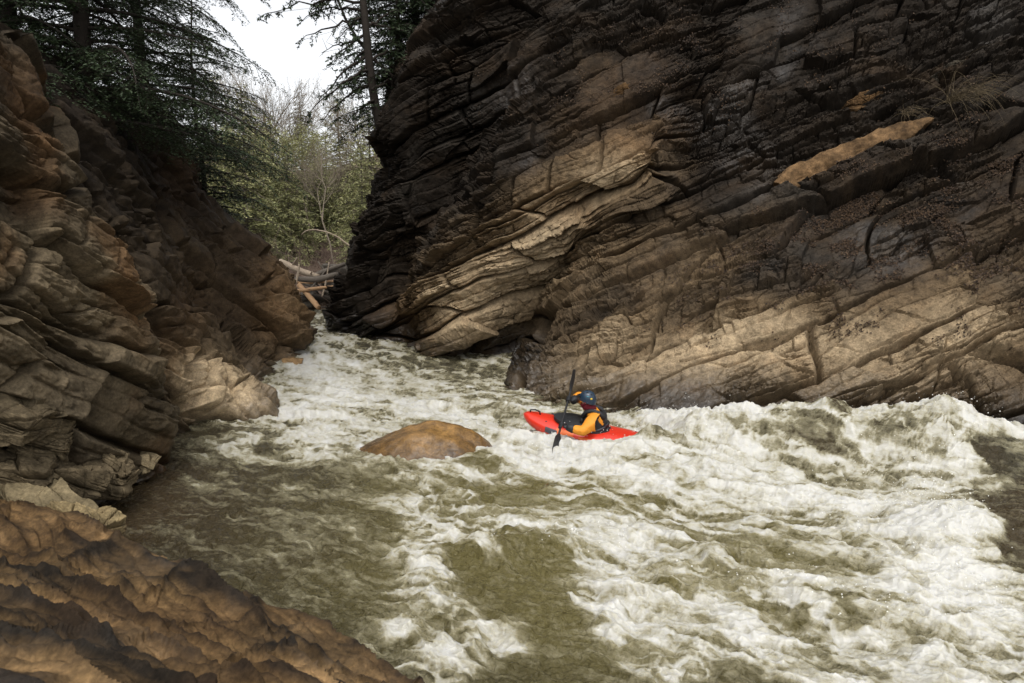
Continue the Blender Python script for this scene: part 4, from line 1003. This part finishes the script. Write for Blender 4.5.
kay = kroot('kayak'); tag(kay, 'short red whitewater kayak, bow lifted, stern sinking into the foam', 'kayak')
XS = np.concatenate([np.linspace(-1.30, -1.12, 6), np.linspace(-1.06, 1.02, 36), np.linspace(1.05, 1.20, 7)])
def hullprof(x):
    u = (x - .05) / (1.15 if x > .05 else 1.35); a = min(abs(u), 1)
    w = .325 * max(1 - a ** 2.3, 0) ** .62 + .012
    b = -.09 + (.26 * a ** 2.6 if u > 0 else .20 * a ** 3.0)
    t = .235 + (.055 * a ** 1.5 if u > 0 else -.06 * a ** 1.6) - .0
    if a > .9: c = (a - .9) / .1; mid = (b + t) / 2; h = (t - b) / 2 * math.sqrt(max(1 - c * c * .92, .0)); b, t = mid - h, mid + h
    return w, b, t
rings = []
for x in XS:
    w, b, t = hullprof(x); ring = []; g = b + (t - b) * .58
    for k in range(28):
        a = 2 * math.pi * k / 28; c, s = math.cos(a), math.sin(a)
        yy = w * math.copysign(abs(c) ** .75, c)
        zz = g + (t - g) * abs(s) ** 1.05 if s > 0 else g - (g - b) * abs(s) ** .75
        ring.append((x, yy, zz))
    rings.append(ring)
loft('hull', rings, RED, kay)
def decktop(x): return hullprof(x)[2]
def ellipse(cx, rx, ry, z, n=36, tilt=0.0): return [(cx + rx * math.cos(2 * math.pi * k / n), ry * math.sin(2 * math.pi * k / n), z + tilt * math.cos(2 * math.pi * k / n)) for k in range(n)]
rim = [ellipse(.25, .41, .235, .205, tilt=.03), ellipse(.25, .41, .235, .262, tilt=.04), ellipse(.25, .44, .26, .268, tilt=.04), ellipse(.25, .44, .26, .255, tilt=.04), ellipse(.25, .40, .225, .20, tilt=.03)]
loft('cockpit_rim', rim, BLKP, kay, False)
for x0, x1 in ((.93, 1.10), (-1.10, -1.22)):
    z0, z1 = decktop(x0), decktop(x1)
    V, Fc = tube([(x0, 0, z0 - .01), (x0 + .01 * np.sign(x1), 0, z0 + .045), ((x0 + x1) / 2, 0, max(z0, z1) + .055), (x1 - .01 * np.sign(x1), 0, z1 + .04), (x1, 0, z1 - .01)], .012, 6)
    mesh_np('grab_handle', V, Fc, BLK, kay)
# dark maker's patch and orange flash on the bow flanks, following the hull
def flank(name, x0, x1, a0, a1, mat):
    rows = []
    for x in np.linspace(x0, x1, 10):
        w, b, t = hullprof(x); g = b + (t - b) * .58; row = []
        for a in np.linspace(R(a0), R(a1), 8):
            c, s = math.cos(a), math.sin(a); row.append((x, w * math.copysign(abs(c) ** .75, c) * 1.012 + .003, (g + (t - g) * abs(s) ** 1.05 if s > 0 else g - (g - b) * abs(s) ** .75) + .004))
        rows.append(row)
    rows = np.array(rows); o = mesh_np(name, rows.reshape(-1, 3), grid_faces(10, 8), mat, kay); return o
flank('decal', .56, .76, 26, -6, GRYD)
flank('flash', .30, .58, 40, -14, ORG)
flank('flash', -.42, .22, 24, -10, ORG)
for sx, sy in ((.78, .16), (.78, -.16), (-.55, .14), (-.55, -.14)):
    bm = bmesh.new(); bmesh.ops.create_uvsphere(bm, u_segments=10, v_segments=6, radius=.018); me = bpy.data.meshes.new('deck_bolt'); bm.to_mesh(me); bm.free(); me.materials.append(BLKP)
    o = bpy.data.objects.new('deck_bolt', me); COL.objects.link(o); o.parent = kay; w, b, t = hullprof(sx); o.location = (sx, sy, t - (t - b) * .42 * (1 - math.sqrt(max(0, 1 - (sy / w) ** 2))) - .004)

# ---- paddle
HL, HR = at(561, 426, 9.74 / S), at(568.5, 399, 10.13 / S)
hl, hr = loc(HL), loc(HR)
print('hand spacing', np.linalg.norm(hl - hr), hl, hr)
ax = unit(hr - hl); mid = (hl + hr) / 2
pad = kroot('paddle'); tag(pad, 'black double-bladed paddle held nearly upright, lower blade in the water', 'paddle')
e0, e1 = mid - ax * .62, mid + ax * .62
V, Fc = tube(np.linspace(mid - ax * .54, mid + ax * .50, 12), .0155, 10); mesh_np('shaft', V, Fc, BLKP, pad)
def blade(end, d, face):
    d = unit(d); n = unit(face - d * np.dot(face, d)); s = np.cross(d, n); rows = []
    t = np.linspace(0, 1, 14)
    for tt in t:
        l = .44 * tt; w = .088 * min(1, (tt * 3.2) ** .7 + .12) * (1 - max(0, (tt - .72) / .28) ** 2.4 * .88); cen = end + d * l + n * (.035 * (tt - .3) ** 2)
        th = .012 * (1 - tt * .7)
        row = [cen + s * w * u + n * (.018 * u * u - .0) + n * th * v for u, v in ((-1, 0), (-.5, .5), (0, 1), (.5, .5), (1, 0), (.5, -.5), (0, -1), (-.5, -.5))]
        rows.append(row)
    return loft('blade', rows, BLKP, pad)
blade(mid - ax * .40, -ax, np.array([-.9, .6, .1])); blade(mid + ax * .42, ax, np.array([1., -.35, .1]))

# ---- paddler
def skinned(name, J, E, mat, parent, sub=2, root=0):
    """one continuous surface grown round a joint graph. J: {name: (pos, r)}"""
    names = list(J); idx = {n: i for i, n in enumerate(names)}
    me = bpy.data.meshes.new(name); me.from_pydata([tuple(J[n][0]) for n in names], [(idx[a], idx[b]) for a, b in E], []); me.update()
    bm = bmesh.new(); bm.from_mesh(me); lay = bm.verts.layers.skin.verify(); bm.verts.ensure_lookup_table()
    for i, n in enumerate(names):
        r = J[n][1]; bm.verts[i][lay].radius = r if isinstance(r, tuple) else (r, r); bm.verts[i][lay].use_root = (i == root)
    bm.to_mesh(me); bm.free()
    o = bpy.data.objects.new(name, me); COL.objects.link(o)
    sk_ = o.modifiers.new('skin', 'SKIN'); sk_.use_smooth_shade = True; sk_.branch_smoothing = .4
    ss = o.modifiers.new('sub', 'SUBSURF'); ss.levels = sub; ss.render_levels = sub
    dg = bpy.context.evaluated_depsgraph_get(); m2 = bpy.data.meshes.new_from_object(o.evaluated_get(dg)); bpy.data.objects.remove(o)
    m2.name = name; m2.materials.clear(); m2.materials.append(mat); m2.shade_smooth()
    o = bpy.data.objects.new(name, m2); COL.objects.link(o)
    if parent: o.parent = parent
    return o
def ik(a, c, l1, l2, pole):
    a, c, pole = np.array(a), np.array(c), np.array(pole, float); d = c - a; D = min(np.linalg.norm(d), (l1 + l2) * .995); u = unit(d)
    x = (l1 * l1 - l2 * l2 + D * D) / (2 * D); h = math.sqrt(max(l1 * l1 - x * x, 0)); p = pole - a; p = unit(p - u * np.dot(p, u))
    return a + u * x + p * h
per_ = kroot('person'); tag(per_, 'kayaker in an orange jacket, black life vest and dark blue helmet, leaning forward and paddling', 'person')
pel, sp, ch, nk = np.array([-.02, 0, .03]), np.array([.0, .01, .22]), np.array([.07, .02, .40]), np.array([.13, .03, .52])
hd = np.array([.20, .05, .655]); shL, shR = np.array([.03, .20, .455]), np.array([.17, -.16, .46])
wr = {}
def wrist(h, sh):                       # the wrist sits behind the grip
    d = unit(np.asarray(h) - sh); d = unit(d - ax * np.dot(d, ax)); return np.asarray(h) - d * .085, d
wL, dL = wrist(hl, shL); wR, dR = wrist(hr, shR)
eL = ik(shL, wL, .30, .26, shL + np.array([-.1, .35, -.25])); eR = ik(shR, wR, .30, .26, shR + np.array([.1, -.5, .1]))
hips = {s: np.array([.06, .10 * s, .0]) for s in (1, -1)}
J = {'pel': (pel, (.135, .12)), 'sp': (sp, (.125, .105)), 'ch': (ch, (.15, .115)), 'nk': (nk, (.062, .062)), 'jaw': (hd + [.015, 0, -.05], (.068, .075)), 'hd': (hd + [-.005, 0, .03], (.080, .094)), 'cr': (hd + [-.01, 0, .085], (.06, .07))}
E = [('pel', 'sp'), ('sp', 'ch'), ('ch', 'nk'), ('nk', 'jaw'), ('jaw', 'hd'), ('hd', 'cr')]
for n, sh, el, w in (('L', shL, eL, wL), ('R', shR, eR, wR)):
    J['s' + n] = (sh, .062); J['u' + n] = ((sh + el) / 2, .050); J['e' + n] = (el, .042); J['f' + n] = (el * .6 + w * .4, .040); J['w' + n] = (w, .029)
    E += [('ch', 's' + n), ('s' + n, 'u' + n), ('u' + n, 'e' + n), ('e' + n, 'f' + n), ('f' + n, 'w' + n)]
for s, n in ((1, 'l'), (-1, 'r')):
    J['h' + n] = (hips[s], .088); J['k' + n] = (np.array([.44, .17 * s, .13]), .058); J['a' + n] = (np.array([.80, .08 * s, .0]), .042); J['t' + n] = (np.array([.90, .08 * s, .04]), .034)
    E += [('pel', 'h' + n), ('h' + n, 'k' + n), ('k' + n, 'a' + n), ('a' + n, 't' + n)]
skinned('body', J, E, SKIN, per_)
def ell(name, c, r, mat, parent, rot=(0, 0, 0), seg=20):
    bm = bmesh.new(); bmesh.ops.create_uvsphere(bm, u_segments=seg, v_segments=seg // 2, radius=1); me = bpy.data.meshes.new(name)
    mtx = Matrix.Translation(Vector(c)) @ (Matrix.Rotation(rot[2], 4, 'Z') @ Matrix.Rotation(rot[1], 4, 'Y') @ Matrix.Rotation(rot[0], 4, 'X')) @ Matrix.Diagonal((*r, 1)); bm.transform(mtx); bm.to_mesh(me); bm.free(); me.shade_smooth(); me.materials.append(mat)
    o = bpy.data.objects.new(name, me); COL.objects.link(o); o.parent = parent; return o
ell('nose', hd + [.098, 0, -.012], (.018, .013, .022), SKIN, per_, (0, .4, 0), 12)
ell('mouth', hd + [.084, 0, -.055], (.008, .022, .006), MAR, per_, seg=10)
for s in (1, -1):
    ell('eye', hd + [.084, .032 * s, .018], (.010, .014, .009), simple('eye_white', (.7, .7, .68), .2), per_, seg=10); ell('ear', hd + [.0, .084 * s, -.005], (.022, .012, .03), SKIN, per_, seg=10)
# orange jacket
JJ = {'pel': (pel + [0, 0, .06], (.150, .135)), 'sp': (sp, (.145, .125)), 'ch': (ch, (.165, .135)), 'nk': (nk - [.0, 0, .015], (.078, .078))}
EE = [('pel', 'sp'), ('sp', 'ch'), ('ch', 'nk')]
for n, sh, el, w in (('L', shL, eL, wL), ('R', shR, eR, wR)):
    JJ['s' + n] = (sh, .100); JJ['u' + n] = ((sh + el) / 2, .092); JJ['e' + n] = (el, .078); JJ['f' + n] = (el * .6 + w * .4, .066); JJ['w' + n] = (w - (w - el) * .05, .040)
    EE += [('ch', 's' + n), ('s' + n, 'u' + n), ('u' + n, 'e' + n), ('e' + n, 'f' + n), ('f' + n, 'w' + n)]
jk = skinned('jacket', JJ, EE, JAK, per_, 3)
jv = np.empty(len(jk.data.vertices) * 3, np.float32); jk.data.vertices.foreach_get('co', jv); jv = jv.reshape(-1, 3)
jn = np.empty_like(jv); jk.data.vertices.foreach_get('normal', jn.ravel()); jn = np.array([v.normal[:] for v in jk.data.vertices])
jv = jv + jn * (.012 * fbm(jv * np.array([10, 10, 16.]), 3, 120, ridged=True))[:, None]
jk.data.vertices.foreach_set('co', np.ascontiguousarray(jv, np.float32).ravel()); jk.data.update()
# life vest: a padded shell round the chest with shoulder straps
rings = []
for t in np.linspace(0, 1, 9):
    c = sp * (1 - t) + ch * t + np.array([0, 0, -.02 + .06 * t]); c = c + np.array([.0, 0, -.07 * (1 - t)]); q = 1 - .10 * max(0, (t - .7) / .3) ** 2 - .06 * (1 - t)
    lean = unit(ch - sp); bx = unit(np.cross([0, 1, 0], lean)); tw = R(14) * t; ring = []
    for k in range(28):
        a = 2 * math.pi * k / 28; xx, yy = .172 * q * math.copysign(abs(math.cos(a)) ** .8, math.cos(a)), .205 * q * math.copysign(abs(math.sin(a)) ** .8, math.sin(a))
        x2, y2 = xx * math.cos(tw) + yy * math.sin(tw), -xx * math.sin(tw) + yy * math.cos(tw)
        ring.append(c + bx * x2 + np.array([0, 1, 0]) * y2)
    rings.append(ring)
vest = loft('life_vest', rings, BLK, per_)
for s in (1, -1):
    b0 = ch + np.array([-.15 + .03 * s * -1, .10 * s, .03]); f0 = ch + np.array([.16, .10 * s, .0]); tp = ch + np.array([.02, .105 * s, .125])
    V, Fc = tube(np.array([b0, (b0 + tp) / 2 + [-.02, 0, .03], tp, (f0 + tp) / 2 + [.02, 0, .03], f0]), .034, 8); mesh_np('strap', V, Fc, BLK, vest)
ring = np.array(rings[3]) * 1.0; cc = ring.mean(0); V, Fc = tube(np.concatenate([(ring - cc) * 1.03 + cc, (ring[:1] - cc) * 1.03 + cc]), .011, 6, False); mesh_np('waist_belt', V, Fc, GRYD, vest)
for el_, w_ in ((eL, wL), (eR, wR)):
    a_ = w_ - (w_ - el_) * .42; V, Fc = tube(np.array([a_, a_ + (w_ - a_) * .1, a_ + (w_ - a_) * .6, w_]), np.array([.060, .068, .058, .046]), 14); mesh_np('cuff', V, Fc, NEO, per_)
for s in (1, -1):
    ell('pocket', ch + np.array([.165, .085 * s, -.06]), (.035, .06, .07), BLK, vest, seg=12)
ell('buckle', cc + np.array([-.175, .02, .0]), (.012, .028, .02), GRYD, vest, seg=10)
# neck gaiter
V, Fc = tube(np.array([nk - [.0, 0, .02], nk + [.012, 0, .03], hd + [.0, 0, -.085], hd + [.012, .0, -.05]]), np.array([.088, .085, .084, .088]), 16); mesh_np('neck_gaiter', V, Fc, MAR, per_)
# helmet
rings = []
for k in range(11):
    ph = k / 10 * R(104); z = .122 * math.cos(ph); r = math.sin(ph); ring = []
    for j in range(28):
        a = 2 * math.pi * j / 28; drop = -.035 * max(0, -math.cos(a) + .45) * (k / 10) ** 3
        ring.append(hd + np.array([-.012 + .132 * r * math.cos(a), .112 * r * math.sin(a), .030 + z + drop]))
    rings.append(ring)
hel = loft('helmet', rings, HELM, per_)
vis = [[hd + np.array([.085 + .075 * t * math.cos(a), .10 * math.sin(a) * (1 - .1 * t), .062 - .012 * t + th]) for a in np.linspace(-1.25, 1.25, 12)] for t, th in ((0, .008), (1, .006), (1, -.004), (0, -.006))]
loft('visor', vis + vis[:1], BLKP, hel, False)
V, Fc = tube(np.array([hd + [-.01, .104, .0], hd + [.03, .098, -.05], hd + [.055, .05, -.105], hd + [.06, 0, -.115], hd + [.055, -.05, -.105], hd + [.03, -.098, -.05], hd + [-.01, -.104, .0]]), .009, 6); mesh_np('chin_strap', V, Fc, MAR, hel)
ell('sticker', hd + [-.085, .078, .055], (.022, .012, .016), YEL, hel, (0, 0, .8), 10)
for vx, vz in ((.045, .105), (-.015, .125), (-.075, .105)):
    ell('vent', hd + [vx, .058, vz + .012], (.020, .010, .007), BLKP, hel, (.5, 0, 0), 10)
ell('vent', hd + [-.03, .092, .085], (.03, .012, .010), simple('teal_vent', (.03, .16, .22), .3), hel, (.5, 0, 0), 10)
# gloves: palm, four fingers wrapped round the shaft and a thumb each
def glove(h, d, el, w, up_s):
    n = unit(np.cross(ax, d)); Jg = {}; Eg = []
    h = np.asarray(h); J0 = h - d * .035
    Jg['w'] = (w - (w - el) * .18, (.040, .034)); Jg['p'] = (w + (J0 - w) * .45, (.042, .028)); Jg['k'] = (J0 + n * .012, (.040, .022)); Eg += [('w', 'p'), ('p', 'k')]
    o = skinned('glove', Jg, Eg, NEO, per_, 2)
    for q, (off, ln) in enumerate(zip((-.034, -.011, .012, .034), (.95, 1.05, 1.0, .82))):
        s = ax * off
        Jf = {'a': (h - d * .03 + n * .020 + s, .0115), 'b': (h + d * .006 * ln + n * .030 + s, .0105), 'c': (h + d * .030 * ln + n * .008 + s, .0100), 'd': (h + d * .024 * ln - n * .022 + s, .0095), 'e': (h - d * .004 - n * .027 * ln + s, .0085)}
        skinned('finger', Jf, [('a', 'b'), ('b', 'c'), ('c', 'd'), ('d', 'e')], NEO, o, 1)
    t0 = ax * .045 * up_s
    Jt = {'a': (w + (h - w) * .45 - n * .015 + t0 * .5, .014), 'b': (h - d * .032 - n * .026 + t0 * 1.0, .0125), 'c': (h - d * .004 - n * .034 + t0 * .9, .011), 'd': (h + d * .020 - n * .032 + t0 * .75, .0095)}
    skinned('thumb', Jt, [('a', 'b'), ('b', 'c'), ('c', 'd')], NEO, o, 1)
glove(hl, dL, eL, wL, 1); glove(hr, dR, eR, wR, -1)
# spray skirt: waist tube to cockpit rim
rings = [ellipse(.25, .455, .272, .245, tilt=.04), ellipse(.25, .45, .268, .285, tilt=.045), ellipse(.23, .34, .21, .296, tilt=.045), ellipse(.09, .24, .18, .300, tilt=.03), ellipse(.0, .165, .185, .335), ellipse(.01, .16, .18, .30)]
rings = [[(x, y, z - .012) for x, y, z in r] for r in rings]
loft('spray_skirt', rings, NEO, per_, False)
V, Fc = tube([(.63, .05, .285), (.74, .0, .325), (.63, -.05, .285)], .010, 6); mesh_np('grab_loop', V, Fc, GRYD, per_)
print('kayak', round(time.time() - T0, 1))

# ------------------------------------------------------------------ light, sky, camera
SUN_DIR = unit(np.array([-0.02, -0.46, 0.88]))
sd = bpy.data.lights.new('sun', 'SUN'); sd.energy = 1.0; sd.angle = R(18); sd.color = (1, .955, .88)
so = bpy.data.objects.new('sun', sd); COL.objects.link(so)
so.rotation_euler = Vector(SUN_DIR).to_track_quat('Z', 'Y').to_euler()
wd = bpy.data.worlds.new('World'); scene.world = wd; wd.use_nodes = True
nt = wd.node_tree; bg = nt.nodes['Background']
sk = nt.nodes.new('ShaderNodeTexSky'); sk.sky_type = 'NISHITA'; sk.sun_disc = False
sk.sun_elevation = math.asin(SUN_DIR[2]); sk.sun_rotation = math.atan2(SUN_DIR[0], SUN_DIR[1])
sk.air_density = 1.0; sk.dust_density = 3.0; sk.ozone_density = 1.0
hs = nt.nodes.new('ShaderNodeHueSaturation'); hs.inputs['Saturation'].default_value = 0.12; hs.inputs['Value'].default_value = 1.85
nt.links.new(sk.outputs[0], hs.inputs['Color']); nt.links.new(hs.outputs[0], bg.inputs['Color']); bg.inputs['Strength'].default_value = 0.15
cd = bpy.data.cameras.new('camera'); cd.sensor_width = 36; cd.lens = F * 36 / W; cd.clip_start = .05; cd.clip_end = 2000
cd.dof.use_dof = True; cd.dof.focus_distance = 10.3; cd.dof.aperture_fstop = 3.2
co = bpy.data.objects.new('camera', cd); COL.objects.link(co); co.location = CAM; co.rotation_euler = (R(90) - PITCH, 0, 0)
scene.camera = co
vs = scene.view_settings; scene.display_settings.display_device = 'sRGB'
vs.view_transform = 'Standard'; vs.look = 'None'; vs.exposure = 0.0; vs.gamma = 1; vs.use_curve_mapping = False
scene.render.engine = 'CYCLES'; scene.cycles.use_denoising = True
try: scene.cycles.denoiser = 'OPENIMAGEDENOISE'
except Exception: pass
scene.cycles.max_bounces = 6; scene.cycles.diffuse_bounces = 3; scene.cycles.glossy_bounces = 3
print('built', round(time.time() - T0, 1))
